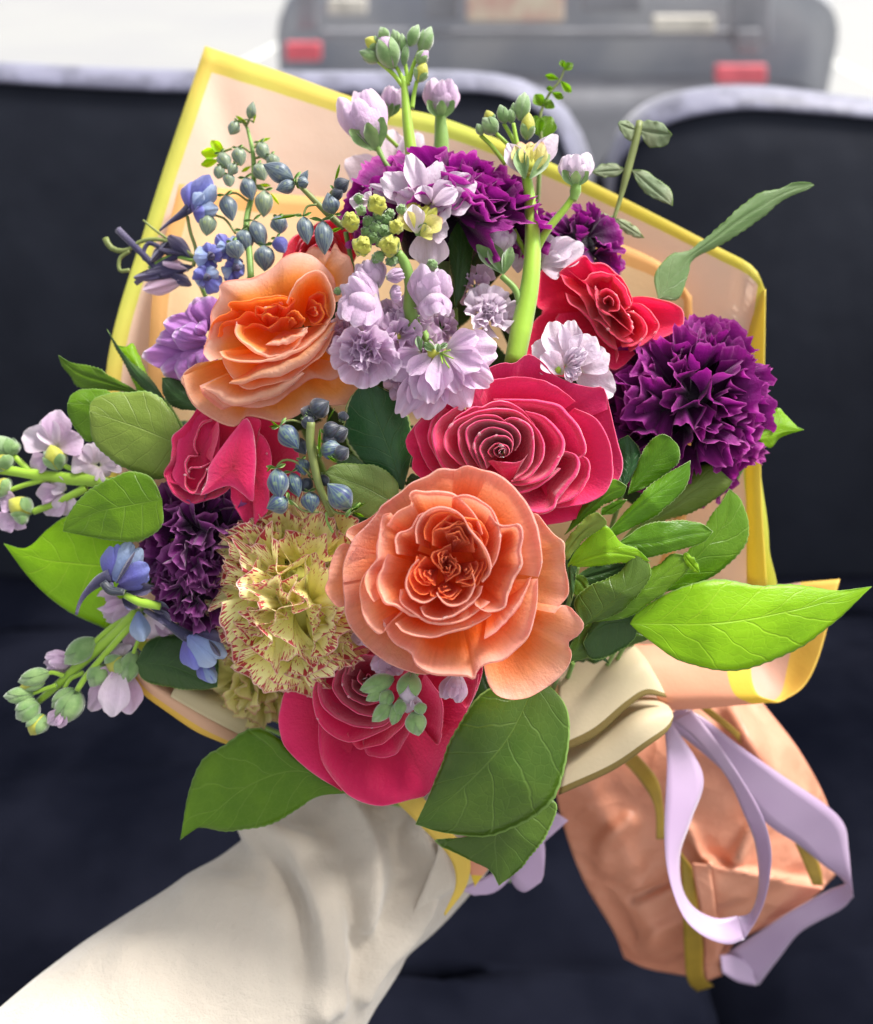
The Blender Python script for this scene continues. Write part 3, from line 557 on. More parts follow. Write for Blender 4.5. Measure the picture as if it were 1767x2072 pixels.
# ------------------------------------------------------------------ flower builders
def px_petal(name, rim, base, depth, zr, zb, mat, parent, cup=.6, lip=0.0, drop=.004, seed=0, nu=26, nv=11, nl=5, wz=.0008, wp=1.5, vtop=.82, edge=0.0, fr=0.0, pw=1.3):
    """a petal from its rim line: rim (px,py) in picture pixels, z in metres towards the viewer"""
    q = cr([tuple(p[:2]) for p in rim], nu); u = np.linspace(-1, 1, nu)
    zr_ = np.interp(u, np.linspace(-1, 1, len(np.atleast_1d(zr))), np.atleast_1d(zr))-edge*np.abs(u)**3
    b = np.array(base, float); r_ = q-b; ln = np.linalg.norm(r_, axis=1)+1e-6; out = r_/ln[:, None]
    q = q+out*(wob(u, 0, seed, 9, 4)*wp+fr*wob(u, 0, seed+9, 26, 3))[:, None]; r_ = q-b
    rows, uvs = [], []
    for t in np.linspace(0.03, 1, nv):
        a = (1-cup)*t+cup*math.sin(t*math.pi/2); c = (1-cup)*t**pw+cup*(1-math.cos(t*math.pi/2))
        z = zb+(zr_-zb)*c+wz*t*wob(u*1.0, t, seed+1, 4, 4)+.35*wz*wob(u, t*2, seed+5, 13, 3)*t
        xy = b+r_*a; rows.append(np.column_stack([xy, depth-z])); uvs.append(np.column_stack([(u+1)/2, np.full(nu, t*(vtop if lip else 1.0))]))
    if lip:
        lp = lip*(1-.7*np.abs(u)**3)*(1+.25*wob(u, 0, seed+3, 6, 3))
        for s_ in np.linspace(0, 1, nl+1)[1:]:
            ext = np.sin(s_*1.9)/math.sin(1.57) if False else np.sin(s_*math.pi/2)
            xy = b+r_+out*(lp*ext)[:, None]; z = zr_-drop*(1-math.cos(s_*math.pi/2))*(.4+.6*lp/max(lip, 1e-6))+drop*.28*math.sin(s_*math.pi)+wz*wob(u, 1+s_, seed+1, 4, 4)
            rows.append(np.column_stack([xy, depth-z])); uvs.append(np.column_stack([(u+1)/2, np.full(nu, vtop+(1-vtop)*s_)]))
    P = np.array(rows); return gridm(name, W(P[..., 0], P[..., 1], P[..., 2]), mat, parent, np.array(uvs))
def spline_closed(ctrl):                                    # outline control points -> radius as a function of angle
    def make(c):
        a = [math.atan2(p[1]-c[1], p[0]-c[0]) for p in ctrl]; r = [math.hypot(p[0]-c[0], p[1]-c[1]) for p in ctrl]
        z = sorted(zip(a, r)); a = np.array([x for x, _ in z]); r = np.array([x for _, x in z])
        A = np.concatenate([a-2*np.pi, a, a+2*np.pi]); Rr = np.concatenate([r, r, r])
        k = 181; th = np.linspace(-np.pi, np.pi, k); v = np.interp(th, A, Rr)
        ker = np.ones(7)/7; v = np.convolve(np.concatenate([v[-8:-1], v, v[1:8]]), ker, 'same')[7:-7]
        return lambda x: np.interp((np.asarray(x)+np.pi) % (2*np.pi)-np.pi, th, v)
    return make
def stem_to_bind(parent, c, d, r0=9, mat=None, name='stem'):
    j = ((hash_(c) % 100)/100-.5)
    tube(name, [(c[0], c[1], d+.012), (c[0]*.75+250, c[1]*.7+500, d+.06), (BIND[0]+j*50, BIND[1]-20, .515+.01*j), (BIND[0]+60+j*60, BIND[1]+90, .53)], [r0, r0*.85, r0*.8, r0*.8], mat or M['stem'], parent, 8, 14)
def hash_(c): return int(abs(c[0]*7.3+c[1]*13.7))
def rose(label, outline, inner, depth, mat, n=26, R0=.03, dome=.022, seed=1, outer_c=None, lipk=1.0, w_in=1.7, w_out=1.15, skip=lambda k, phi: False, group='hot pink roses', spin=1, phi0=0.0, cutoff=None):
    oc = np.array(outer_c if outer_c else np.mean(outline, 0), float); ic = np.array(inner, float)
    Rf = spline_closed(outline)(oc); size = float(np.mean(Rf(np.linspace(0, 6.28, 20)))); K = depth/FPX
    t = thing('rose', W(*oc, depth+.03), label, 'rose', group); r = random.Random(seed)
    for k in range(n):
        f = (k+1)/n; rho = (.045+.955*f**.88)*(1+(r.uniform(-.035, .035) if 2 < k < n-4 else 0)); phi = phi0+spin*k*2.3998 if k > 5 else phi0+spin*k*2.1
        wd = w_in+(w_out-w_in)*min(1, f*1.3)
        u = np.linspace(-1, 1, 13); al = phi+wd*u*spin
        rr = rho*(1+.13*u*(1-f*.7))*(1-.10*np.abs(u)**3*f); c = ic+(oc-ic)*rho
        c_ = np.array(c); p1, am = r.uniform(0, 6.3), r.uniform(.006, .022); rim = [tuple(c_+Rf(a)*q*np.array([math.cos(a), math.sin(a)])*(1+am*math.sin(2.3*a+p1))) for a, q in zip(al, rr)]
        z = dome*(1-rho**1.7)-.002*f
        zb = z-(.010+.012*f) if f < .8 else z-.014
        mr = np.mean(rim, 0); base = c_+(mr-c_)*(.12 if f > .3 else 0)
        lip = lipk*size*(.012+.075*f) if f < .93 else size*.03
        rim_s = [tuple(np.array(p)-(np.array(p)-base)/np.linalg.norm(np.array(p)-base)*lip*.9) for p in rim]
        if skip(k, phi): continue
        px_petal('petal', rim_s, base, depth, z, zb, mat, t, cup=.92-.55*f, lip=lip, drop=.0012+.006*f, seed=seed*50+k, nu=30, nv=9, nl=5, wz=.0002+.0010*f, wp=.3+size*.007*f, vtop=.86, edge=.0015+.006*f)
    tip = W(*oc, depth+.03)
    stem_to_bind(t, oc, depth+.02)
    return t

def cam_frame(ax, spin=0.0):                                # ax: flower axis in the camera frame (x right, y up, z to the viewer)
    a = np.array(ax, float); a /= np.linalg.norm(a); x = np.cross([0, 1.0, .001], a); x /= np.linalg.norm(x); y = np.cross(a, x)
    c, s_ = math.cos(spin), math.sin(spin); return np.stack([c*x+s_*y, -s_*x+c*y, a], 1)
def loc2w(Pl, Fm, sc, origin):
    return cvec((Pl*sc) @ Fm.T)+origin
def fan_local(th, ph, L, spread, ruff, nu, nt_, seed, base, serr=.05, curl=.3, freq=3.0, cup=0.0, notch=0.0, narrow=.25):
    d = np.array([math.sin(th)*math.cos(ph), math.sin(th)*math.sin(ph), math.cos(th)])
    s_ = np.array([-math.sin(ph), math.cos(ph), 0.0]); nrm = np.cross(d, s_)      # nrm points outward/down
    r = random.Random(seed); u = np.linspace(-1, 1, nu); t = np.linspace(0.02, 1, nt_)[:, None]
    tooth = np.array([r.uniform(-1, 1) for _ in range(nu)])*serr
    rad = L*t*(1-.16*u**2*t+tooth*(t > .93)-notch*np.exp(-(u/.2)**2)*t**3)
    ang = u*spread*(narrow+(1-narrow)*np.minimum(1, t*1.4))
    off = ruff*t**1.6*(np.sin(u*freq*math.pi+r.uniform(0, 6.3)+t*1.2)+.45*np.sin(u*freq*2.3*math.pi+r.uniform(0, 6.3)))-cup*u**2*t-curl*t**2*L
    P = rad[..., None]*(np.cos(ang)[..., None]*d+np.sin(ang)[..., None]*s_)-nrm*0+(-1)*off[..., None]*(-nrm)*-1
    U, V = np.meshgrid((u+1)/2, t[:, 0]); return P+np.array(base), np.stack([U, V], -1)
def carnation(label, c, depth, rpx, ax, mat, n=64, seed=1, group='purple carnations', flat=1.0, nu=30, spin=0.0, maxth=1.75, serr=.055, ruff=.11):
    t = thing('carnation', W(c[0], c[1], depth+rpx*depth/FPX*.7), label, 'carnation', group); r = random.Random(seed)
    Fm = cam_frame(ax, spin); sc = rpx*depth/FPX; org = W(c[0], c[1], depth)-cvec(Fm[:, 2])*sc*.35
    for k in range(n):
        f = (k+.5)/n; th = maxth*f**.56*(1+r.uniform(-.08, .08)); ph = k*2.3998+r.uniform(-.3, .3)
        dirv = np.array([math.sin(th)*math.cos(ph), math.sin(th)*math.sin(ph), math.cos(th)])
        L = (.60+.10*f)*(1+r.uniform(-.12, .12)); spread = r.uniform(.65, 1.0)
        P, UV = fan_local(0, 0, L, spread, ruff*r.uniform(.7, 1.3), nu, 10, seed*100+k, (0, 0, 0), serr*1.3, -.34*r.uniform(-.4, 1.9), 1.6+r.uniform(-.5, 1.3))
        def rot(P, a, m):
            c_, s_ = math.cos(a), math.sin(a)
            return P @ (np.array([[c_, s_, 0], [-s_, c_, 0], [0, 0, 1]]) if m == 'z' else np.array([[c_, 0, -s_], [0, 1, 0], [s_, 0, c_]]))
        tw = r.uniform(-1.5, 1.5)*(1-f**2*.45)
        P = rot(rot(rot(P, tw, 'z'), th*1.08+r.uniform(-.35, .35), 'y'), ph+r.uniform(-.35, .35), 'z')
        P = P+dirv*(.44+.03*f)*(1+r.uniform(-.12, .05)); P[..., 2] *= flat
        gridm('petal', loc2w(P, Fm, sc, org), mat, t, UV)
    # dark heart that the petals grow from
    th_ = np.linspace(0, 2*np.pi, 20, endpoint=False); G_ = np.array([np.stack([.45*math.sin(a)*np.cos(th_), .45*math.sin(a)*np.sin(th_), np.full(20, .45*math.cos(a))], 1) for a in np.linspace(.01, 2.2, 10)])
    gridm('heart', loc2w(G_, Fm, sc, org), mat, t, np.zeros((10, 20, 2)), wrap=True)
    # calyx
    th = np.linspace(0, 2*np.pi, 12, endpoint=False); rows = [np.stack([rr*np.cos(th), rr*np.sin(th), np.full(12, z)], 1) for z, rr in ((.25, .22), (0, .24), (-.35, .16), (-.8, .12), (-.9, .04))]
    gridm('calyx', loc2w(np.array(rows), Fm, sc, org), M['sepal'], t, wrap=True)
    stem_to_bind(t, (c[0], c[1]), depth+sc*.8, 7)
    return t
def fan(name, base, tip, wpx, mat, parent, d0, d1, seed=0, ruff=.0012, cup=.003, curl=.002, notch=.0, serr=.0, nu=17, nv=11, pw=.62, narrow=.12):
    """one broad petal from base pixel to tip pixel"""
    b = np.array(base[:2], float); e = np.array(tip[:2], float); ax_ = e-b; L = np.linalg.norm(ax_); ax_ /= L; sd_ = np.array([-ax_[1], ax_[0]])
    r = random.Random(seed); u = np.linspace(-1, 1, nu); t = np.linspace(0, 1, nv)
    U, T = np.meshgrid(u, t); prof = narrow+(1-narrow)*np.sin(np.clip(T, 0, 1)**1.15*math.pi*.80)**.8/1.0
    half = wpx/2*prof
    ext = L*(T*(1-.20*U**2*T**2)-notch*np.exp(-(U/.22)**2)*T**6)+wpx*.03*wob(U*1.0, 0, seed, 7, 3)*T**4
    X = b[0]+ax_[0]*ext+sd_[0]*half*U; Y = b[1]+ax_[1]*ext+sd_[1]*half*U
    D = d0+(d1-d0)*T-cup*(U**2)*np.sin(T*math.pi*.75)+curl*T**3+ruff*T*wob(U*1.0, T, seed+2, 5, 4)
    return gridm(name, W(X, Y, D), mat, parent, np.stack([(U+1)/2, T], -1))
def ellipsoid(base, tip, wpx, d0, d1, n=14, m=11, power=.75, ridge=0.0, tipw=0.0, seed=0):
    b = W(base[0], base[1], d0); e = W(tip[0], tip[1], d1); ax_ = e-b; L = np.linalg.norm(ax_); z = ax_/L
    x = np.cross(z, cvec([0, 0, 1.0])); x /= np.linalg.norm(x)+1e-9; y = np.cross(z, x); rr = wpx/2*(d0+d1)/2/FPX
    th = np.linspace(0, 2*np.pi, n, endpoint=False); rows = []
    for t in np.linspace(0, 1, m):
        p = math.sin(math.pi*t**.85)**power if 0 < t < 1 else 0; q = rr*(p+tipw*t)*(1+ridge*np.cos(5*th+seed+t*1.5))
        rows.append(b+ax_*t+(q*np.cos(th))[:, None]*x+(q*np.sin(th))[:, None]*y)
    return np.array(rows), (b, ax_, x, y, rr)
def bud(base, tip, wpx, d, parent, pet=None, sep=None, seed=0, cover=.75, name='bud', ns=4):
    """closed bud: a petal body with sepals lying on it"""
    base, tip = base[:2], tip[:2]
    G, (b, ax_, x, y, rr) = ellipsoid(base, tip, wpx, d, d-.002, seed=seed, ridge=.05)
    o = gridm(name, G, pet or M['bud'], parent, wrap=True); r = random.Random(seed)
    if sep is None: return o
    for k in range(ns):
        a0 = 2*math.pi*(k+.5)/ns+r.uniform(-.15, .15); hw = math.pi/ns*.98; u = np.linspace(-1, 1, 7); t = np.linspace(0, 1, 9)
        U, T = np.meshgrid(u, t); wv = hw*np.sin(np.clip(.18+.82*T, 0, 1)*math.pi)**.6*np.where(T > .97, 0.2, 1); tt_ = T*cover*(1+.08*r.uniform(-1, 1))
        th = a0+U*wv; pf = np.sin(math.pi*np.clip(tt_, .015, 1)**.85)**.75*1.09+.03+.10*T**4; pf = pf*(1+.05*np.cos(U*math.pi))
        P = b+ax_*tt_[..., None]*1.0+(rr*pf*np.cos(th))[..., None]*x+(rr*pf*np.sin(th))[..., None]*y
        gridm('sepal', P, sep, o)
    return o
def open_bud(base, tip, wpx, d, parent, mat, seed=0, sep=True, name='floret'):
    """half open bloom: overlapping petals hugging a bulb, sepals at the base"""
    b = np.array(base[:2], float); e = np.array(tip[:2], float); L = np.linalg.norm(e-b); ax_ = (e-b)/L; sd_ = np.array([-ax_[1], ax_[0]])
    G, fr_ = ellipsoid(b+(e-b)*.05, b+(e-b)*.9, wpx*.8, d+.001, d+.001, n=14, ridge=.1, seed=seed)
    o = gridm(name, G, mat, parent, wrap=True); r = random.Random(seed)
    K = d/FPX
    for k in range(8):
        off = [-.3, .28, 0, -.42, .42, -.12, .15, .02][k]; z = [0, 0, -.2, .35, .35, .5, .5, .6][k]
        b2 = b+sd_*off*wpx*.25; t2 = e+sd_*off*wpx*.9+ax_*L*r.uniform(-.14, .06)
        fan('petal', b2, t2, wpx*(.62 if k < 5 else .5), mat, o, d, d-(wpx*K*.45)*(1-2*z), seed*10+k, ruff=.0010, cup=-wpx*K*.25*(1 if z < .4 else -1), curl=wpx*K*r.uniform(.1, .35), nu=13, nv=10)
    if sep:
        for k, off in enumerate((-.42, .40, 0.02)):
            b2 = b-ax_*L*.04; t2 = b+ax_*L*.46+sd_*off*wpx; fan('sepal', b2, t2, wpx*.34, M['sepal'], o, d, d-wpx*K*.38*(1.2-abs(off)*1.5), seed*10+20+k, ruff=.0004, cup=.001, curl=-.0004, nu=7, nv=8)
    return o
def floret(c, rpx, ax, d, parent, mat, seed=0, n=(6, 5), centre=True, name='floret', ruff=.13, spin=0.0, lift=1.0):
    """an open double floret facing along ax"""
    Fm = cam_frame(ax, spin); sc = rpx*d/FPX; org = W(c[0], c[1], d)-cvec(Fm[:, 2])*sc*.2; r = random.Random(seed)
    th = np.linspace(0, 2*np.pi, 8, endpoint=False); rows = [np.stack([q*np.cos(th), q*np.sin(th), np.full(8, z)], 1) for z, q in ((.16, .0), (.16, .07), (.0, .1), (-.35, .12), (-.5, .03))]
    o = gridm(name, loc2w(np.array(rows), Fm, sc, org), M['bud_y'] if centre else M['sepal'], parent, wrap=True)
    for layer, cnt in enumerate(n):
        for k in range(cnt):
            tha = (1.35, .95, .5)[layer]*lift*(1+r.uniform(-.18, .18)); ph = 2*math.pi*(k+.5*layer)/cnt+r.uniform(-.2, .2); L = (1.0, .72, .5)[layer]*(1+r.uniform(-.1, .1))
            P, UV = fan_local(0, 0, L, .62, ruff*(1+.5*layer), 15, 9, seed*100+layer*20+k, (0, 0, 0), .015, r.uniform(.0, .35), 1.3+r.uniform(0, .9), notch=.08, narrow=.15)
            tw = r.uniform(-.4, .4)
            for ang, axn in ((tw, 'z'), (tha, 'y'), (ph, 'z')):
                c_, s_ = math.cos(ang), math.sin(ang)
                Mx = np.array([[c_, s_, 0], [-s_, c_, 0], [0, 0, 1]]) if axn == 'z' else np.array([[c_, 0, -s_], [0, 1, 0], [s_, 0, c_]])
                P = P @ Mx
            gridm('petal', loc2w(P, Fm, sc, org), mat, o, UV)
    return o
def rosette(c, rpx, d, parent, seed=0, name='bud', yel=True):
    """a tight yellow-green bud seen from above: sepals round crumpled petals"""
    r = random.Random(seed); sc = rpx*d/FPX; Fm = cam_frame((r.uniform(-.4, .4), r.uniform(-.2, .5), 1)); org = W(c[0], c[1], d)
    th = np.linspace(0, 2*np.pi, 20, endpoint=False); ph = np.linspace(0, math.pi, 12); T, Pp = np.meshgrid(th, ph)
    rad = .72*(1+.13*np.sin(3*T+4*Pp+seed)+.10*np.sin(5*T-6*Pp+seed*2)+.06*np.sin(9*T+3*Pp))
    P = np.stack([rad*np.sin(Pp)*np.cos(T), rad*np.sin(Pp)*np.sin(T), rad*np.cos(Pp)], -1)
    o = gridm(name, loc2w(P, Fm, sc, org), M['bud_y'] if yel else M['sepal'], parent, wrap=True)
    for k in range(5 if yel else 4):
        P, UV = fan_local(0, 0, .95, .75, .05, 9, 7, seed*9+k, (0, 0, 0), 0, .35, 1.0, narrow=.4)
        a0, a1 = .95+r.uniform(-.2, .15), 2*math.pi*k/5+r.uniform(-.2, .2)
        for ang, axn in ((a0, 'y'), (a1, 'z')):
            c_, s_ = math.cos(ang), math.sin(ang)
            P = P @ (np.array([[c_, s_, 0], [-s_, c_, 0], [0, 0, 1]]) if axn == 'z' else np.array([[c_, 0, -s_], [0, 1, 0], [s_, 0, c_]]))
        P[..., 2] -= .45; P[..., :2] *= 1.0
        gridm('sepal', loc2w(P*1.05, Fm, sc, org), M['sepal'], o, UV)
    return o
def leaf(A, mid, B, d, mat, parent, dA=0.0, dB=0.0, ridge=.0012, name='leaf', nu=48, seed=0, puff=0.0):
    """leaf from base to tip: two margins and the midrib; dA/dB push the margins away from the viewer"""
    n2 = 13; b, e = mid[0], mid[-1]
    a_ = cr([b]+list(A)+[e], nu); m_ = cr(mid, nu); c_ = cr([b]+list(B)+[e], nu)
    dd = np.interp(np.linspace(0, 1, nu), np.linspace(0, 1, len(np.atleast_1d(d))), np.atleast_1d(d)); v = np.linspace(0, 1, nu)
    rows = []; sag = np.sin(v*math.pi)
    for s_ in np.linspace(-1, 1, n2):
        E = a_ if s_ < 0 else c_; k = abs(s_); de = dA if s_ < 0 else dB
        E_ = E[:, :2]+(np.sin(v*150+seed)*.8+1.6*wob(v*1.0, 0, int(abs(m_[0, 0]*3+s_)), 22, 4))[:, None]*(k > .95)*np.sign(E[:, :2]-m_[:, :2])*sag[:, None]; xy = m_[:, :2]*(1-k)+E_*k; D = dd+de*sag*k**1.3+.0009*(k**2)*wob(v*1.0, s_, seed, 16, 3)-puff*sag*math.sin(k*math.pi)+ridge*math.exp(-(k/.12)**2)*sag
        rows.append(np.column_stack([xy, D]))
    P = np.array(rows); U, V = np.meshgrid(np.linspace(0, 1, n2), v, indexing='ij')
    o = gridm(name, W(P[..., 0], P[..., 1], P[..., 2]), mat, parent, np.stack([U, V], -1)); return solid(o, .0002)
def sprig(name, label, c, d, cat='foliage', group=None, stem=True, mat=None):
    t = thing(name, W(c[0], c[1], d), label, cat, group)
    if stem: stem_to_bind(t, c, d, 5, mat or M['stem'])
    return t

# ================================================================== ROSES
# central coral garden rose, traced petal by petal
CC = (905, 1142)
t = thing('rose', W(*CC, .395), 'large coral orange garden rose with quartered centre, front and middle of the bouquet', 'rose', 'orange and coral garden roses')
dC = .366
def cpet(rim, z, lip=0, drop=.004, cup=.6, base=None, zb=None, seed=0, wz=.0006, vt=.82, wp=1.0, fr=.5, edge=.0, nu=44, mat='coral'):
    rim = Z9(*rim); bp = Z9(base)[0] if base else CC
    px_petal('petal', rim, bp, dC, z, zb if zb is not None else -.012, M[mat], t, cup, lip*.45, drop*.8, 300+seed, nu, 12, 6, wz, wp, vt, edge, fr)
cpet([(960, 1150), (975, 1230), (1000, 1310), (1050, 1360), (1140, 1380), (1250, 1350), (1380, 1265), (1445, 1190), (1462, 1120), (1440, 1060), (1500, 1015), (1528, 955), (1480, 890), (1440, 852), (1390, 865), (1365, 895)], [.002, -.002, -.004, -.001, .006], 5, .002, .25, (900, 800), -.010, 1, .0015, wp=1.5)
cpet([(1225, 338), (1265, 335), (1310, 390), (1365, 455), (1415, 495), (1422, 560), (1425, 640), (1442, 730), (1435, 800), (1385, 860), (1370, 890)], .004, 5, .002, .35, (900, 650), -.012, 2, .001)
cpet([(430, 250), (360, 330), (270, 385), (205, 420), (188, 455), (215, 480), (240, 520), (180, 500), (125, 560), (100, 640), (95, 700), (72, 760), (110, 830), (150, 862), (182, 845), (190, 770)], .002, 4, .003, .3, (700, 620), -.012, 3, .0012)
cpet([(1000, 100), (930, 85), (860, 72), (810, 95), (720, 88), (650, 130), (560, 165), (500, 220), (440, 262), (395, 295), (370, 340), (320, 400), (250, 470), (200, 560), (178, 640), (175, 720)], [.010, .008, .006, .005], 10, .003, .35, None, -.012, 4, .0014, wp=1.2)
cpet([(250, 520), (195, 620), (178, 720), (190, 820), (195, 900), (235, 990), (330, 1095), (430, 1170), (540, 1215), (640, 1235), (760, 1210)], [.006, .004, .004, .006], 8, .003, .35, None, -.012, 5, .001)
cpet([(800, 95), (870, 68), (950, 92), (1030, 112), (1100, 165), (1170, 240), (1225, 330), (1262, 420), (1282, 520), (1290, 620), (1272, 690)], [.010, .013, .014], 12, .004, .4, None, -.01, 6, .0012)
cpet([(400, 930), (430, 1010), (480, 1070), (560, 1112), (590, 1175), (680, 1225), (800, 1235), (880, 1240), (912, 1262), (930, 1200), (980, 1165), (1070, 1148), (1140, 1090), (1200, 1030), (1240, 930), (1265, 820), (1268, 700)], [.010, .012, .014, .016], 14, .005, .55, (800, 720), -.010, 7, .0012)
cpet([(340, 620), (290, 690), (272, 770), (285, 860), (312, 940), (370, 1005), (405, 1000), (415, 970), (450, 938), (500, 900)], [.013, .014, .013], 8, .003, .45, (720, 660), -.008, 8, .0012)
cpet([(970, 1035), (1040, 985), (1110, 900), (1180, 800), (1235, 690)], [.012, .014, .013], 16, .003, .85, (1000, 800), -.004, 9, .0006)
cpet([(445, 330), (400, 350), (385, 430), (372, 520), (370, 590), (330, 640), (300, 690), (310, 760), (350, 830)], [.016, .016, .014], 9, .004, .5, (720, 600), -.008, 10, .0016, fr=1.0)
cpet([(420, 400), (480, 330), (560, 285), (548, 235), (580, 205), (640, 215), (720, 215), (800, 232), (870, 290), (930, 370), (960, 450)], [.016, .017, .018], 9, .003, .6, None, -.008, 11, .001)
cpet([(790, 240), (870, 232), (950, 265), (1010, 310), (1045, 400), (1055, 500), (1030, 600), (980, 680)], .018, 8, .003, .7, None, -.008, 12)
cpet([(470, 950), (520, 1000), (600, 1020), (690, 1024), (760, 1000), (860, 975), (960, 930), (1010, 900)], [.015, .015, .015], 10, .003, .75, (760, 760), -.006, 13, .0008)
cpet([(1000, 340), (1050, 400), (1110, 402), (1160, 400), (1182, 460), (1165, 540), (1172, 620), (1130, 700), (1098, 780), (1080, 850), (1030, 882), (970, 880), (920, 850)], [.018, .020, .018, .017], 12, .004, .7, (860, 640), -.006, 14, .0014, fr=1.0)
cpet([(430, 560), (400, 640), (375, 720), (395, 790), (430, 838), (480, 850), (560, 900), (640, 930)], [.015, .016, .015], 14, .004, .6, (700, 650), -.006, 15, .0014, fr=1.2)
cpet([(480, 560), (470, 480), (500, 440), (560, 420), (600, 350), (650, 320)], .018, 8, .003, .7, (720, 600), -.006, 16, .001)
cpet([(500, 760), (500, 830), (560, 880), (650, 935), (740, 950), (840, 935), (930, 880), (1000, 830)], .016, 10, .003, .8, (760, 720), -.005, 17)
cpet([(590, 500), (588, 410), (620, 350), (690, 305), (780, 312), (850, 360), (890, 430), (950, 500), (995, 580), (1000, 660), (960, 720)], [.019, .020, .020], 9, .003, .85, (780, 580), -.003, 18)
cpet([(600, 590), (560, 640), (535, 700), (535, 760), (570, 810), (640, 832), (700, 800)], .018, 8, .003, .85, (700, 680), -.002, 19)
cpet([(610, 860), (640, 910), (720, 925), (800, 900), (880, 850), (930, 800), (960, 740)], .017, 10, .003, .85, (790, 740), -.003, 20)
cpet([(700, 780), (740, 830), (800, 850), (870, 820), (910, 740), (900, 660)], .0175, 8, .002, .85, (810, 690), -.002, 21)
r = random.Random(3)
def quarter(cx, cy, R_, a0, span, n, z0, ecc=1.0, seed=0):
    for k in range(n):
        f = (k+.8)/n; sp_ = span*(.5+.4*f)*r.uniform(.75, 1.2); a1 = a0+r.uniform(-.35, .35); al = np.linspace(a1-sp_, a1+sp_, 9); rr = R_*f*r.uniform(.93, 1.07)
        ph1, ph2 = r.uniform(0, 6.3), r.uniform(0, 6.3)
        rim = [(cx+rr*math.cos(a)*(1+.16*math.sin(3*a+ph1)), cy+rr*ecc*math.sin(a)*(1+.16*math.cos(4*a+ph2))) for a in al]
        cpet(rim, [z0-.001*f-.002, z0-.001*f+r.uniform(-.001, .001), z0-.001*f-.002], 3+3*f, .0010, .85, (cx-R_*.3*math.cos(a0), cy-R_*.3*math.sin(a0)), z0-.014, 40+seed*10+k, .0006, .84, 1.2, .8, nu=30, mat='coral_in')
quarter(800, 500, 175, -1.3, 1.7, 8, .0195, 1.0, 1)
quarter(680, 660, 125, 2.6, 1.3, 5, .018, 1.0, 2)
quarter(850, 640, 125, .7, 1.4, 6, .018, .9, 3)
quarter(750, 730, 110, 1.7, 1.3, 4, .0165, .8, 4)
quarter(770, 590, 90, 3.6, 1.5, 4, .017, .9, 5)
quarter(740, 640, 80, .2, 1.5, 4, .0165, .9, 6)
# a small knot of folded petals closes the very centre
for k in range(7):
    a = k*.9; cx_, cy_ = 765+45*math.cos(a), 620+45*math.sin(a)
    cpet([(cx_-30*math.sin(a)+12*math.cos(a), cy_+30*math.cos(a)), (cx_, cy_), (cx_+25*math.sin(a), cy_-35*math.cos(a)-8)], .0155, 2, .001, .7, (765, 620), .0, 150+k, .0006, nu=16, mat='coral_in')
cpet([(600, 560), (640, 740), (780, 830), (940, 700), (960, 540), (820, 400), (650, 430), (590, 540)], .004, 0, .001, .2, (770, 610), .0, 170, .001, mat='coral_in')
stem_to_bind(t, CC, .40)

# upper left orange rose, seen more from the side
CO = Z4((830, 720))[0]; dO = .388
t = thing('rose', W(*CO, .42), 'open orange rose with pale peach ruffled outer petals, upper left of the bouquet', 'rose', 'orange and coral garden roses')
def opet(rim, z, lip=0, drop=.004, cup=.5, base=None, zb=-.014, seed=0, wz=.001, vt=.8, wp=1.5, fr=1.2, nu=44, mat='orange'):
    px_petal('petal', Z4(*rim), Z4(base or (850, 760))[0], dO, z, zb, M[mat], t, cup, lip, drop, 400+seed, nu, 12, 6, wz, wp, vt, 0, fr)
opet([(1000, 170), (1060, 120), (1140, 135), (1180, 150), (1200, 95), (1240, 150), (1300, 200), (1310, 330), (1260, 450)], [-.004, -.002, -.004], 0, .003, .3, (1000, 520), -.012, 1)
opet([(260, 920), (280, 1010), (340, 1110), (470, 1190), (585, 1228), (650, 1158), (740, 1165), (860, 1200), (960, 1160), (1060, 1080), (1200, 1095), (1320, 1060), (1400, 950), (1380, 820)], [.0, -.003, -.004, -.004, -.004], 6, .003, .3, (820, 700), -.012, 2)
opet([(420, 830), (340, 850), (255, 925), (280, 1000), (360, 1090)], [-.002, -.003], 4, .002, .3, (650, 800), -.012, 3)
opet([(1210, 420), (1190, 320), (1120, 225), (1040, 165), (960, 148), (880, 185), (800, 255), (700, 310), (600, 322), (488, 352), (478, 430), (430, 530), (425, 610), (410, 680), (375, 780), (420, 835)], [.012, .012, .010, .006, .004], 0, .004, .5, (880, 680), -.012, 4, .0016, wp=2)
opet([(420, 700), (430, 620), (480, 560), (560, 520), (540, 490), (555, 465), (650, 460), (760, 440), (860, 430), (940, 440)], [.004, .008, .012], 3, .003, .75, (850, 700), -.016, 5, .0014, mat='orange_in')
opet([(470, 680), (500, 600), (600, 570), (660, 520), (740, 540), (820, 480), (900, 500), (960, 440)], [.003, .007, .009], 2, .002, .8, (850, 700), -.014, 51, .0014, wp=2.5, mat='orange_in')
opet([(620, 700), (640, 630), (720, 600), (800, 620), (880, 560), (960, 590)], [.003, .006, .008], 2, .002, .8, (850, 720), -.012, 52, .0014, wp=2.5, mat='orange_in')
opet([(900, 470), (940, 380), (1000, 310), (1080, 280), (1140, 320), (1185, 420), (1190, 520), (1150, 600)], [.013, .014], 5, .003, .75, (1000, 620), -.008, 6)
opet([(355, 985), (385, 1050), (470, 1120), (500, 1135), (570, 1110), (700, 1122), (830, 1100), (930, 1020), (1060, 940), (1190, 950), (1300, 860)], [.004, .003, .003, .004, .004], 0, .005, .3, (860, 760), -.008, 7, .0012, wp=1.8)
opet([(380, 990), (460, 1010), (600, 1060), (760, 1020), (900, 960), (1000, 900)], [.006, .007, .008], 18, .004, .6, (800, 740), -.008, 17, .0012)
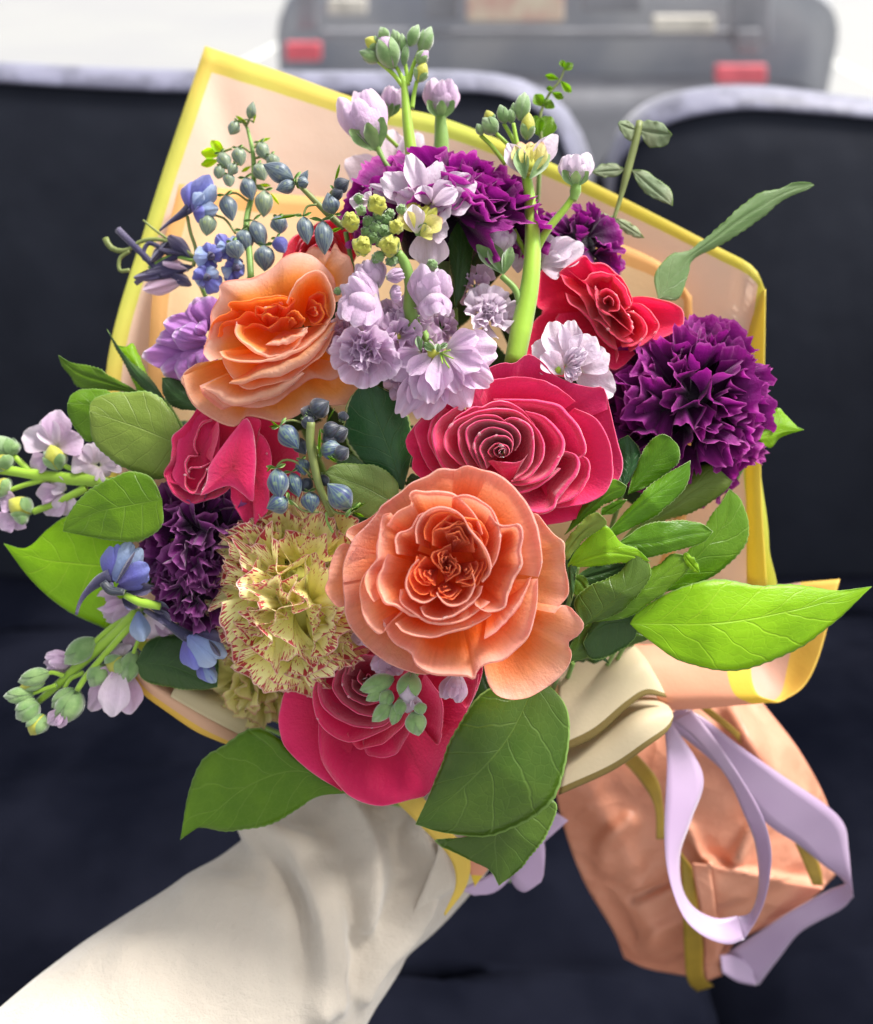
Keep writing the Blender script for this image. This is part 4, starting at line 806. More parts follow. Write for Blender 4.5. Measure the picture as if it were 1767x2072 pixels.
opet([(490, 770), (520, 860), (570, 930), (620, 985), (690, 1000), (770, 975), (860, 960), (950, 920), (1020, 860), (1120, 790), (1200, 640)], [.008, .007, .007, .009, .012], 3, .004, .25, (880, 740), -.004, 8, .0012)
opet([(560, 950), (650, 930), (740, 890), (860, 850), (980, 790), (1090, 700), (1190, 590)], [.010, .012, .014], 24, .004, .75, (830, 700), -.006, 18, .001, .68)
opet([(490, 770), (520, 810), (640, 828), (760, 825), (870, 790), (1000, 740), (1100, 660), (1170, 580)], [.011, .013, .015], 8, .003, .8, (850, 680), -.006, 9, .0008)
opet([(590, 600), (600, 680), (680, 740), (780, 790), (860, 780), (950, 740), (1010, 650)], [.011, .012], 7, .003, .8, (820, 650), -.006, 10)
opet([(780, 720), (830, 710), (900, 690), (980, 660), (1020, 620)], [.013, .013], 12, .002, .8, (880, 640), -.004, 11, fr=2)
for i, (cx, cy, R_, a0, sp_, n_) in enumerate(((1050, 520, 125, -.2, 1.6, 3), (800, 600, 150, -1.6, 1.0, 2), (930, 610, 90, -1.2, 1.1, 2))):
    for k in range(n_):
        f = (k+.8)/n_; al = np.linspace(a0-sp_, a0+sp_, 9)+r.uniform(-.25, .25); p1, p2 = r.uniform(0, 6.3), r.uniform(0, 6.3)
        opet([(cx+R_*f*math.cos(a)*(1+.22*math.sin(3*a+p1)), cy+R_*f*.9*math.sin(a)*(1+.22*math.cos(4*a+p2))) for a in al], [.006+.001*f, .009+.001*f, .006], 4, .002, .75, (cx-R_*.3*math.cos(a0), cy-R_*.3*math.sin(a0)), -.006, 60+i*10+k, .001, .8, 1.5, 1.2, 30, mat='orange_in')
stem_to_bind(t, CO, .42)

# hot pink roses
def traced(label, Zf, C, depth, mat, items, inner=None, group='hot pink roses'):
    """a rose whose petal rims were measured one by one: items = (rim, z mm, {options})"""
    c = Zf(C)[0]; t = thing('rose', W(*c, depth+.03), label, 'rose', group)
    for i, (rim, z, k) in enumerate(items):
        k = dict(k); zz = [q/1000 for q in z] if isinstance(z, (list, tuple)) else z/1000; zm = float(np.mean(zz))
        b_ = Zf(k.pop('b', C))[0]; zb = k.pop('zb', zm*1000-(20 if zm > .004 else 12))/1000
        px_petal('petal', Zf(*rim), b_, depth, zz, zb, M[k.pop('m', mat)], t, k.pop('cup', .7), k.pop('lip', 5)*.6, k.pop('drop', .002)*.7, int(c[0])*100+i, k.pop('nu', 40), 12, 5, k.pop('wz', .0005), k.pop('wp', 1.1), .9, k.pop('edge', .0012), k.pop('fr', .5), k.pop('pw', 1.3))
    stem_to_bind(t, c, depth+.02); return t
ZP = zc(1400, 1200, 850, 1767); ZQ = zc(950, 2200, 800, 1767); ZL = zc(550, 1400, 500, 1767); ZR = zc(1800, 850, 700, 1767)
traced('open hot pink rose with a tight spiral centre, just above the coral rose', ZP, (770, 810), .380, 'pink', [
    ([(1000, 1350), (1100, 1335), (1330, 1285), (1480, 1180), (1610, 1000), (1632, 880), (1600, 740), (1550, 520), (1500, 350), (1400, 345)], -3, dict(b=(950, 800), cup=.3, zb=-14)),
    ([(480, 560), (540, 400), (620, 230), (760, 168), (850, 170), (950, 103), (1060, 158), (1130, 240), (1250, 300), (1400, 340), (1505, 350), (1530, 500)], -1, dict(cup=.35, wz=.0012, lip=3, zb=-12)),
    ([(420, 420), (330, 390), (180, 560), (130, 620), (70, 720), (82, 800), (125, 855), (108, 920), (160, 990), (260, 1060), (420, 1120), (640, 1180), (850, 1250), (1000, 1320)], -2, dict(cup=.3, zb=-14)),
    ([(1290, 490), (1430, 560), (1500, 660), (1545, 760), (1562, 880), (1555, 1000), (1500, 1110), (1380, 1180), (1250, 1205), (1130, 1215)], 2, dict(cup=.5, lip=6, b=(900, 800))),
    ([(600, 420), (660, 310), (780, 278), (950, 270), (1100, 308), (1215, 380), (1300, 440)], 4, dict(cup=.5, wz=.001, lip=4)),
    ([(1300, 830), (1370, 855), (1392, 930), (1372, 1020), (1310, 1110), (1240, 1155), (1160, 1190)], 4, dict(b=(1000, 900), lip=8)),
    ([(700, 430), (860, 440), (1000, 448), (1150, 480), (1230, 550), (1290, 610), (1335, 690), (1362, 780), (1350, 835), (1290, 870)], 6, dict(cup=.6, lip=12, drop=.003)),
    ([(1180, 800), (1280, 830), (1306, 880), (1290, 950), (1230, 1040), (1160, 1130), (1130, 1205), (1050, 1240), (960, 1225), (890, 1160)], 7, dict(b=(950, 900), lip=14, drop=.004)),
    ([(230, 520), (135, 640), (150, 740), (200, 870), (270, 960), (380, 1040)], 2, dict(lip=4)),
    ([(330, 470), (250, 600), (232, 720), (290, 850), (340, 930), (430, 1010)], 5, dict(lip=6)),
    ([(440, 480), (310, 580), (268, 680), (280, 790), (315, 880), (380, 960), (470, 1020)], 8, dict(lip=8)),
    ([(380, 620), (450, 550), (560, 490), (620, 490), (680, 455), (780, 450), (860, 480), (930, 530), (1000, 620)], 9, dict(lip=6)),
    ([(930, 515), (1040, 550), (1120, 620), (1190, 710), (1192, 790), (1160, 860), (1100, 960), (1000, 1020), (880, 1045), (800, 1030)], 10, dict(lip=12, drop=.003)),
    ([(1190, 930), (1080, 1020), (960, 1080), (850, 1110), (760, 1090)], 8.5, dict(lip=7, b=(850, 850))),
    ([(500, 930), (420, 870), (355, 780), (350, 700), (380, 640), (430, 590), (560, 530), (700, 502), (830, 510), (930, 560), (1000, 640)], 11, dict(lip=6)),
    ([(980, 600), (1030, 670), (1060, 760), (1050, 850), (1000, 940), (940, 1000), (830, 1025)], 11.5, dict(lip=7)),
    ([(770, 590), (800, 572), (850, 563), (930, 600), (975, 660), (982, 780), (972, 880), (930, 950), (850, 1010)], 12.5, dict(lip=7)),
    ([(530, 940), (480, 850), (450, 760), (450, 650), (530, 580), (640, 545), (740, 560), (810, 610)], 12.5, dict(lip=5)),
    ([(600, 930), (560, 860), (515, 760), (505, 660), (570, 600), (650, 580), (740, 590), (830, 620), (885, 680), (890, 740), (860, 800)], 13.5, dict(lip=5)),
    ([(630, 950), (580, 850), (560, 760), (590, 690), (660, 640), (740, 640), (800, 665), (838, 710), (840, 770)], 14.2, dict(lip=4)),
    ([(655, 930), (625, 850), (600, 790), (640, 725), (720, 695), (790, 705), (835, 745), (832, 800), (800, 840)], 15, dict(lip=4)),
    ([(660, 880), (690, 870), (740, 885), (820, 892), (900, 880), (955, 820)], 14.5, dict(b=(820, 1050), zb=6, cup=.1, lip=3)),
    ([(690, 850), (660, 810), (690, 770), (740, 750), (790, 765), (812, 800), (800, 835), (770, 850)], 15.8, dict(lip=3, nu=26)),
    ([(760, 850), (720, 840), (705, 800), (735, 770), (780, 775), (798, 805), (785, 835)], 16.4, dict(lip=2, nu=22)),
    ([(765, 835), (740, 815), (752, 790), (780, 790), (785, 820)], 17, dict(lip=1.5, nu=18, b=(768, 812)))])
traced('bright pink rose at the upper right behind the large purple carnation', ZR, (850, 600), .404, 'red', [
    ([(500, 300), (380, 270), (260, 265), (235, 420), (220, 560), (290, 625), (200, 720), (130, 900), (105, 1020), (300, 1150), (700, 1250)], -3, dict(cup=.3, zb=-13)),
    ([(430, 300), (430, 270), (540, 200), (650, 130), (720, 200), (820, 205), (930, 290), (980, 330), (1040, 450), (1062, 540), (1040, 640)], 0, dict(cup=.5, wz=.0016, wp=2)),
    ([(1040, 500), (1150, 488), (1290, 510), (1430, 550), (1510, 620), (1500, 760), (1300, 860), (1100, 900)], -1, dict(cup=.4)),
    ([(420, 640), (400, 720), (560, 900), (760, 1020), (920, 1130), (1100, 1000)], 1, dict(cup=.3)),
    ([(440, 290), (480, 380), (600, 470), (660, 560), (685, 640), (760, 760)], 6, dict(b=(850, 450), lip=3)),
    ([(480, 455), (520, 545), (610, 600), (700, 680), (770, 810), (860, 900), (945, 970), (930, 1070)], 6, dict(lip=9, wz=.001)),
    ([(500, 250), (640, 350), (700, 300), (770, 280), (870, 290), (930, 300)], 5, dict(b=(820, 520))),
    ([(660, 370), (700, 470), (770, 560), (800, 650), (880, 760)], 9, dict(lip=5, b=(880, 560))),
    ([(735, 685), (820, 730), (900, 820), (1000, 885), (1080, 880)], 9, dict(lip=7)),
    ([(760, 580), (870, 640), (960, 720), (1090, 825)], 11, dict(lip=9)),
    ([(745, 400), (750, 500), (780, 600), (850, 650)], 11, dict(lip=4, b=(880, 540))),
    ([(900, 300), (980, 380), (1030, 480), (1050, 560), (1000, 620)], 8, dict(lip=5)),
    ([(780, 470), (800, 435), (860, 430), (930, 480), (952, 560), (930, 610), (860, 620)], 12, dict(lip=4, b=(860, 540))),
    ([(830, 560), (820, 520), (860, 490), (900, 520), (900, 570)], 13, dict(lip=3, b=(862, 545), nu=20)),
    ([(1060, 545), (1150, 560), (1240, 640), (1300, 760), (1200, 880), (1050, 980)], 3, dict(lip=6, b=(880, 640))),
    ([(980, 620), (1080, 630), (1170, 700), (1190, 800), (1110, 900), (980, 940)], 6, dict(lip=6, b=(880, 640))), ([(960, 560), (1020, 640), (1060, 720), (1060, 800), (980, 850)], 8, dict(lip=5, b=(870, 620)))])
traced('pink rose with one large folded petal at the left, under the orange rose', ZL, (600, 850), .400, 'pink', [
    ([(960, 360), (1120, 185), (1300, 225), (1500, 285), (1700, 450), (1760, 700), (1770, 1000), (1700, 1400), (1450, 1500)], -6, dict(b=(1250, 900), cup=.2)),
    ([(760, 240), (650, 150), (540, 110), (440, 240), (320, 370), (208, 500), (212, 640), (185, 780), (95, 930), (160, 1040), (300, 1100)], 3, dict(b=(600, 750), cup=.4, wz=.0022, wp=2.5, zb=-6, lip=3)),
    ([(130, 960), (160, 1060), (240, 1190), (350, 1270), (450, 1298), (600, 1260), (750, 1212), (850, 1155), (930, 1090)], 4, dict(b=(500, 850), lip=8, drop=.003, zb=-6)),
    ([(620, 150), (820, 120), (1020, 180), (1120, 500), (1060, 900), (820, 1120), (600, 1000), (560, 600), (620, 150)], -2, dict(b=(830, 650), cup=0, pw=2, zb=0, wz=.002, lip=0, nu=46, fr=0, edge=0)),
    ([(780, 260), (600, 180), (420, 320), (280, 520), (240, 800), (200, 980), (380, 1160), (620, 1180), (720, 900), (790, 600), (780, 260)], 1, dict(b=(540, 700), cup=0, pw=2.2, zb=3, wz=.003, lip=0, nu=50, fr=0, edge=0)),
    ([(700, 260), (560, 330), (500, 470), (480, 600), (520, 700)], 6, dict(b=(640, 620), cup=.6, wz=.001)),
    ([(770, 270), (778, 400), (755, 560), (710, 700), (690, 800)], 8, dict(b=(520, 640), cup=.4, lip=1.5, zb=1)),
    ([(520, 720), (400, 740), (370, 850), (400, 980), (480, 1010)], 7, dict(b=(600, 900), cup=.7)),
    ([(360, 940), (358, 1060), (410, 1155), (480, 1175), (530, 1070), (600, 950), (650, 860)], 9, dict(b=(510, 920), lip=5)),
    ([(400, 930), (430, 870), (540, 868), (650, 815), (700, 780)], 9.5, dict(b=(560, 960), lip=4)),
    ([(560, 1200), (600, 1100), (650, 980), (655, 860)], 10, dict(b=(520, 960), lip=3)),
    ([(930, 1090), (950, 1280), (1050, 1450), (1140, 1600), (1215, 1710), (1230, 1500)], 1, dict(b=(1210, 1200), cup=.1, zb=2, lip=5)),
    ([(1100, 235), (1200, 240), (1290, 285), (1300, 360), (1270, 440), (1345, 510), (1410, 660), (1420, 850), (1395, 1100), (1390, 1390), (1250, 1530), (1222, 1715)], 7, dict(b=(1180, 900), cup=.2, zb=5, lip=4, wz=.001)),
    ([(545, 1215), (620, 1050), (655, 870), (740, 720), (860, 540), (980, 390), (1110, 250), (1180, 330), (1225, 500), (1240, 750), (1225, 1050), (1205, 1290), (1060, 1180), (920, 1090), (760, 1130), (640, 1190), (545, 1215)], 11, dict(b=(960, 860), cup=.0, pw=2.6, zb=13, lip=0, edge=0, nu=60, wz=.0006, fr=0))])
traced('hot pink rose at the bottom of the bouquet, above the sleeve', ZQ, (820, 450), .402, 'pink', [
    ([(560, 1290), (330, 1135), (240, 1062), (150, 970), (98, 880), (74, 740), (90, 640), (150, 470), (300, 300), (500, 200)], -3, dict(b=(700, 700), cup=.3, zb=-10, wz=.0012)),
    ([(300, 420), (480, 250), (750, 120), (1000, 60), (1300, 120), (1600, 250)], -2, dict(b=(900, 600), cup=.4)),
    ([(1150, 1340), (1280, 1160), (1400, 950), (1530, 660), (1620, 450), (1640, 300), (1500, 150)], -3, dict(b=(1000, 650), cup=.4, zb=-14)),
    ([(380, 700), (388, 950), (430, 1090), (550, 1250), (620, 1322), (720, 1370), (860, 1396), (960, 1380), (1080, 1350), (1220, 1305), (1290, 1150), (1380, 960), (1450, 800)], 3, dict(b=(860, 640), cup=.55, lip=4, drop=.002, zb=-16, wz=.0012, wp=1.2)),
    ([(1200, 370), (1290, 500), (1338, 620), (1335, 800), (1305, 925), (1260, 890)], 6, dict(b=(1100, 680), lip=3, zb=-8)),
    ([(1480, 590), (1535, 640), (1600, 480), (1620, 380)], 4, dict(b=(1350, 420), lip=3)),
    ([(720, 900), (760, 1000), (870, 1022), (980, 990), (1040, 900), (1092, 800), (1110, 650)], 7, dict(b=(860, 620), lip=3, zb=-5)),
    ([(600, 840), (640, 905), (690, 958), (760, 945), (880, 910), (980, 830), (1060, 730), (1090, 560)], 9, dict(b=(840, 560), lip=3, zb=-4)),
    ([(420, 330), (345, 480), (350, 640), (390, 760), (500, 860), (600, 898), (690, 888), (820, 840), (930, 780), (1030, 690), (1070, 540)], 11, dict(b=(800, 480), lip=4, zb=-2)),
    ([(480, 300), (380, 440), (400, 600), (500, 700), (640, 770), (780, 792), (910, 760), (1000, 640)], 12.5, dict(lip=4)),
    ([(560, 300), (500, 420), (500, 510), (580, 610), (700, 680), (820, 700), (940, 620)], 13.5, dict(lip=4)),
    ([(600, 300), (560, 430), (600, 530), (680, 590), (780, 615), (900, 560), (940, 440)], 14.5, dict(lip=3)),
    ([(640, 420), (650, 500), (740, 545), (850, 520), (890, 430), (840, 330)], 15, dict(lip=3)), ([(700, 340), (690, 430), (760, 480), (830, 440), (820, 370)], 15.5, dict(lip=3, b=(770, 410), nu=24)),
    ([(600, 380), (640, 280), (740, 230), (850, 250), (950, 330)], 13, dict(lip=3)), ([(500, 340), (600, 220), (740, 160), (900, 170), (1040, 280), (1100, 450)], 10, dict(lip=3)),
    ([(740, 410), (765, 380), (790, 410), (765, 440)], 16, dict(lip=2, b=(768, 412), nu=16))])
rose('pink rose mostly hidden behind the top of the orange rose', DD((560, 540), (575, 490), (620, 450), (690, 440), (720, 480), (730, 540), (690, 590), (620, 600)), (640, 520), .425, M['red'], 12, dome=.012, seed=29, phi0=.2)
# ================================================================== CARNATIONS
carnation('large ruffled purple carnation on the right edge of the bouquet', (1400, 812), .412, 170, (.15, .12, 1), M['purple'], 96, 3, nu=30)
carnation('purple carnation at the top behind the pale stock floret', (893, 405), .418, 188, (.08, 3.0, 1), M['purple'], 70, 4, nu=30, maxth=1.35, flat=.8)
carnation('small purple carnation peeping out above the bright pink rose', (1178, 490), .425, 92, (.3, .5, 1), M['purple'], 40, 5, nu=24)
carnation('dark plum carnation at the left, beside the yellow carnation', (405, 1075), .41, 125, (-.2, .3, 1), M['purple_dark'], 70, 6, nu=26)
carnation('dark plum carnation low at the left above the blue larkspur', (398, 1195), .405, 100, (-.3, -.2, 1), M['purple_dark'], 54, 8, nu=26)
carnation('pale yellow carnation with red streaked edges beside the coral rose', (602, 1222), .396, 180, (-.1, -.15, 1), M['yellow'], 92, 7, 'yellow carnations', nu=34, serr=.014, ruff=.13)
carnation('pale yellow carnation tucked below the red-edged one', (520, 1385), .43, 105, (-.3, -.6, 1), M['ypale'], 44, 9, 'yellow carnations', nu=26, serr=.03)

# ================================================================== STOCK (lilac)
S = 'lilac stock stems'
def stemtube(t, pts, d, r, mat='stem', name='stem'):
    return tube(name, add_d(pts, d), r, M[mat], t, 9, 22)
# tall top stem
t = thing('stock_stem', W(830, 300, .42), 'tall stock stem with pale green buds rising highest above the purple carnation', 'stock', S); d = .42
stemtube(t, Z2((540, 1000), (510, 780), (490, 620), (478, 480), (470, 400)), d, [15, 13, 10, 6], 'stem_b')
stem_to_bind(t, (846, 380), .43, 8)
for b_, e_, wd, kind in [((470, 450), (340, 318), 0, 's'), ((475, 440), (430, 340), 0, 's'), ((495, 440), (480, 330), 0, 's'), ((500, 420), (552, 265), 0, 's'), ((515, 560), (540, 420), 0, 's')]:
    stemtube(t, Z2(b_, ((b_[0]*.6+e_[0]*.4), (b_[1]+e_[1])/2), e_), d, [5, 4.5, 4], 'stem_b')
r = random.Random(1)
for i, (b_, e_, wd, k) in enumerate([((348, 315), (240, 265), 62, 'g'), ((345, 250), (270, 200), 70, 'y'), ((420, 355), (355, 175), 118, 'p'), ((385, 215), (350, 138), 60, 'g'), ((455, 260), (415, 150), 56, 'g'), ((480, 290), (462, 170), 44, 'g'),
        ((470, 340), (490, 225), 40, 'g'), ((500, 240), (550, 125), 62, 'g'), ((560, 275), (615, 135), 76, 'g'), ((545, 425), (585, 320), 74, 'y'), ((540, 330), (600, 262), 60, 'p')]):
    bud(Z2(b_)[0], Z2(e_)[0], wd*.39, d-.001*i % .004, t, M['bud_y'] if k == 'y' else (M['lilac'] if k == 'p' else M['bud']), M['sepal'], i, .8 if k != 'y' else .55)
# upper lilac buds
open_bud(Z2((330, 770))[0], Z2((215, 480))[0], 88, .415, t, M['lilac'], 21)
stemtube(t, Z2((335, 760), (380, 850), (480, 960)), .415, [6, 5], 'stem')
open_bud(Z2((400, 600))[0], Z2((425, 455))[0], 42, .432, t, M['lilac'], 22)
stemtube(t, Z2((395, 590), (370, 680), (440, 760)), .432, [4, 4], 'stem_b')
open_bud(Z2((665, 610))[0], Z2((668, 412))[0], 66, .43, t, M['lilac'], 23)
stemtube(t, Z2((640, 1050), (655, 900), (668, 740), (664, 640), (662, 600)), [.435, .432, .43], [7, 9, 17, 15, 11], 'stem')
fan('petal', Z2((400, 960))[0], Z2((170, 830))[0], 70, M['white'], t, .44, .445, 31); fan('petal', Z2((450, 900))[0], Z2((560, 690))[0], 60, M['white'], t, .442, .445, 32); fan('petal', Z2((420, 850))[0], Z2((400, 670))[0], 60, M['white'], t, .442, .445, 33)
# front pale floret over the purple carnation
t = thing('stock_stem', W(870, 420, .385), 'stock stem with a tight green and yellow bud head and pale lilac bloom, centre top', 'stock', S)
o = gridm('floret', ellipsoid(Z2((600, 1080))[0], Z2((610, 1030))[0], 20, .385, .383)[0], M['bud_y'], t, wrap=True)
for i, (b_, e_, wd, dz) in enumerate([((560, 1050), (355, 905), 62, .0), ((580, 1070), (285, 960), 36, .004), ((590, 1050), (495, 790), 46, -.002), ((600, 1050), (660, 830), 50, .001), ((620, 1060), (845, 925), 76, .002), ((640, 1060), (830, 1030), 60, .0),
        ((610, 1040), (730, 950), 50, -.003), ((620, 1060), (755, 985), 36, -.006), ((610, 1060), (700, 1140), 60, -.004), ((600, 1060), (560, 960), 40, -.004), ((560, 1060), (430, 1010), 50, -.002), ((610, 1170), (600, 1390), 82, .002), ((600, 1180), (705, 1200), 56, .0)]):
    fan('petal', Z2(b_)[0], Z2(e_)[0], wd, M['white'], o, .383+dz, .380+dz*1.6, 40+i, ruff=.0016, notch=.05, curl=.003)
stemtube(t, Z5((540, 560), (505, 420), (508, 300), (480, 190), (440, 130)), [.385, .378, .374], [15, 14, 12, 10], 'stem')
stem_to_bind(t, (850, 680), .39, 8)
for i, (x, y, rr, yel) in enumerate([(335, 1060, 62, 1), (198, 1150, 60, 1), (255, 1275, 62, 1), (400, 1275, 68, 1), (432, 1175, 46, 1), (290, 1150, 40, 0), (340, 1120, 36, 0), (385, 1140, 38, 0), (320, 1180, 36, 0), (365, 1195, 40, 0), (315, 1230, 40, 0), (350, 1255, 34, 0), (275, 1200, 32, 0), (395, 1220, 34, 0), (340, 1165, 26, 0), (400, 1110, 34, 0), (250, 1090, 34, 0), (330, 1340, 34, 0), (410, 1350, 40, 0)]):
    rosette(Z2((x, y))[0], rr*.42, .369+(.004 if not yel else 0)+.0005*i % .002, t, 60+i, yel=bool(yel))
# pale yellow half-open buds right of the head
o = open_bud(Z2((540, 1215))[0], Z2((640, 1080))[0], 46, .376, t, M['bud_y'], 71); open_bud(Z2((480, 1150))[0], Z2((560, 1065))[0], 36, .377, t, M['bud_y'], 72, sep=True)
for i, (b_, e_, wd) in enumerate([((520, 1200), (460, 1090), 40), ((540, 1210), (520, 1060), 44), ((560, 1200), (672, 1130), 40), ((560, 1220), (620, 1190), 36)]):
    fan('petal', Z2(b_)[0], Z2(e_)[0], wd, M['ypale'] if i != 1 else M['white'], o, .374, .371, 75+i)
rosette(Z2((460, 1085))[0], 14, .372, t, 81, yel=False); rosette(Z2((240, 1030))[0], 14, .374, t, 82, yel=False)
fan('petal', Z2((300, 1050))[0], Z2((190, 1040))[0], 34, M['white'], t, .376, .374, 83); fan('petal', Z2((300, 1030))[0], Z2((270, 1000))[0], 24, M['white'], t, .376, .374, 84)
# central cluster of lilac florets
t = thing('stock_stem', W(840, 700, .385), 'cluster of lilac stock florets in the middle of the bouquet, over the pink rose', 'stock', S)
stemtube(t, Z5((620, 640), (560, 520), (520, 420)), .388, [10, 9], 'stem'); stem_to_bind(t, (870, 720), .39, 8)
open_bud(Z5((330, 440))[0], Z5((190, 250))[0], 66, .372, t, M['lilac'], 90, sep=False)
open_bud(Z5((300, 330))[0], Z5((215, 505))[0], 86, .370, t, M['lilac'], 91, sep=False)
open_bud(Z5((330, 320))[0], Z5((280, 170))[0], 58, .376, t, M['lilac'], 92, sep=False)
open_bud(Z5((590, 430))[0], Z5((625, 205))[0], 82, .373, t, M['lilac'], 93, sep=False); open_bud(Z5((620, 330))[0], Z5((645, 465))[0], 60, .369, t, M['lilac'], 94, sep=False)
open_bud(Z5((380, 260))[0], Z5((470, 240))[0], 28, .37, t, M['lilac'], 95, sep=False); open_bud(Z5((400, 350))[0], Z5((460, 340))[0], 34, .372, t, M['lilac'], 96, sep=False)
rosette(Z5((345, 150))[0], 15, .372, t, 97, yel=False); rosette(Z5((620, 195))[0], 16, .373, t, 98, yel=False); rosette(Z5((130, 330))[0], 11, .376, t, 99, yel=False)
floret(Z5((270, 640))[0], 82, (-.2, -.5, 1), .376, t, M['lilac'], 101, (6, 5, 4), centre=False)
floret(Z5((450, 560))[0], 58, (.3, .2, 1), .380, t, M['lilac'], 102, (6, 5), centre=True)
floret(Z5((500, 470))[0], 50, (-.1, .3, 1), .385, t, M['lilac'], 103, (6, 4), centre=False)
o = gridm('floret', ellipsoid(Z5((590, 650))[0], Z5((660, 650))[0], 26, .372, .370)[0], M['bud_y'], t, wrap=True)
for i, (b_, e_, wd, dz, m) in enumerate([((700, 640), (965, 640), 88, .003, 'lilac'), ((690, 630), (860, 555), 52, -.002, 'lilac'), ((690, 640), (880, 720), 60, -.003, 'lilac'), ((680, 650), (935, 820), 64, .002, 'lilac'), ((670, 660), (800, 950), 74, .002, 'lilac'),
        ((650, 660), (560, 1005), 86, .003, 'lilac'), ((640, 660), (440, 985), 60, .002, 'lilac'), ((600, 660), (400, 780), 60, .003, 'lilac'), ((640, 660), (540, 900), 66, -.002, 'lilac'), ((660, 650), (655, 850), 58, -.006, 'lilac'), ((670, 660), (760, 860), 50, -.002, 'lilac'),
        ((620, 650), (490, 760), 40, -.004, 'lilac'), ((560, 650), (430, 700), 50, .001, 'lilac'), ((620, 680), (610, 920), 56, -.004, 'lilac'), ((560, 640), (545, 560), 16, -.003, 'sepal'), ((640, 640), (575, 600), 18, -.005, 'sepal'), ((650, 630), (700, 600), 12, -.005, 'sepal'), ((650, 650), (650, 600), 14, -.006, 'sepal')]):
    fan('petal' if m != 'sepal' else 'sepal', Z5(b_)[0], Z5(e_)[0], wd, M[m], o, .372+dz*.3, .370+dz, 110+i, ruff=.0022, notch=.06, curl=.003)
for i in range(5):
    a = i*1.3; tube('filament', [(*Z5((660, 650))[0], .370), (*Z5((700+30*math.cos(a), 680+50*math.sin(a)))[0], .366)], [2, 1.5], M['stem_b'], o, 6, 4)
for i_, (x_, y_, r_, ax_, d_) in enumerate(((480, 790, 56, (-.4, -.3, 1), .384), (170, 560, 52, (-.6, .1, 1), .386), (570, 590, 50, (.2, .3, 1), .39), (380, 480, 50, (-.2, .4, 1), .388), (430, 700, 46, (0, -.2, 1), .386))): floret(Z5((x_, y_))[0], r_, ax_, d_, t, M['lilac'], 900+i_, (6, 5, 4), centre=False)
# floret behind right, in shade of the stem
floret(Z5((915, 440))[0], 66, (.3, .1, 1), .395, t, M['white'], 120, (7, 6, 4), centre=False); floret(Z5((840, 300))[0], 46, (-.2, .1, 1), .405, t, M['lilac'], 121, (6, 4), centre=False)
floret(Z5((660, 520))[0], 46, (-.2, .1, 1), .40, t, M['lilac'], 122, (6, 4), centre=False)
# right stem
t = thing('stock_stem', W(1050, 700, .40), 'thick bright green stock stem with forked branches and pale buds, right of centre', 'stock', S); d = .40
stemtube(t, DD((1040, 740), (1056, 660), (1072, 580), (1078, 500), (1074, 420), (1064, 345)), [.392, .396, .404], [21, 22, 19, 17, 13, 10], 'stem_b'); stem_to_bind(t, (1040, 735), .395, 12)
stemtube(t, DD((1078, 520), (1105, 470), (1145, 420), (1162, 395)), .400, [9, 8, 7], 'stem_b')
stemtube(t, DD((1056, 640), (1045, 590), (1015, 558)), .394, [9, 7, 6], 'stem'); stemtube(t, DD((1068, 520), (1052, 490), (1040, 465)), .404, [6, 5], 'stem_b')
stemtube(t, Z2((1120, 900), (1040, 780), (950, 690)), .41, [5, 4], 'stem_b'); stemtube(t, Z2((1100, 900), (1060, 740), (1040, 640)), .408, [6, 4], 'stem_b'); stemtube(t, Z2((1080, 800), (1020, 690), (990, 640)), .411, [5, 4], 'stem_b'); stemtube(t, Z2((1000, 850), (930, 760), (870, 700)), .412, [5, 4], 'stem_b')
open_bud(Z2((1360, 960))[0], Z2((1368, 795))[0], 64, .398, t, M['white'], 130); stemtube(t, Z2((1350, 1040), (1362, 990), (1365, 940)), .399, [7, 12, 10], 'stem')
for i, (b_, e_, wd, k) in enumerate([((955, 690), (880, 610), 84, 'g'), ((930, 640), (900, 570), 60, 'y'), ((1000, 640), (970, 540), 60, 'g'), ((1030, 640), (1025, 560), 46, 'g'), ((1050, 600), (1040, 530), 40, 'g'), ((1075, 625), (1100, 475), 80, 'g'), ((1110, 725), (1120, 580), 76, 'y'), ((880, 700), (850, 640), 40, 'g')]):
    bud(Z2(b_)[0], Z2(e_)[0], wd*.39, .41, t, M['bud_y'] if k == 'y' else M['bud'], M['sepal'], 140+i, .85 if k == 'g' else .5)
o = gridm('floret', ellipsoid(Z2((1115, 920))[0], Z2((1130, 800))[0], 34, .402, .400)[0], M['bud_y'], t, wrap=True)
for i, (b_, e_, wd, m) in enumerate([((1110, 910), (1010, 745), 46, 'white'), ((1120, 900), (1265, 695), 46, 'white'), ((1110, 900), (1070, 735), 46, 'ypale'), ((1120, 900), (1130, 735), 46, 'ypale'), ((1120, 900), (1190, 735), 46, 'ypale'), ((1100, 925), (1068, 770), 32, 'sepal'), ((1125, 925), (1228, 800), 26, 'sepal')]):
    fan('petal' if m != 'sepal' else 'sepal', Z2(b_)[0], Z2(e_)[0], wd, M[m], o, .401-.0006*i, .400-.0006*i, 150+i)
open_bud(Z5((960, 150))[0], Z5((930, -10))[0], 80, .398, t, M['white'], 160, sep=False)
for b_, e_, wd in (((990, 240), (850, 90), 30), ((985, 240), (925, 80), 34), ((990, 240), (1030, 100), 26)): fan('sepal', Z5(b_)[0], Z5(e_)[0], wd, M['sepal'], t, .393, .390, 161)
for i, (b_, e_, wd) in enumerate([((1200, 190), (1405, 90), 60), ((1190, 180), (1350, 60), 50), ((1180, 200), (1300, 190), 60), ((1190, 170), (1180, 10), 60), ((1080, 150), (1010, 80), 50), ((1100, 180), (1030, 190), 40)]):
    fan('petal', Z5(b_)[0], Z5(e_)[0], wd, M['white'], t, .408, .405, 170+i)
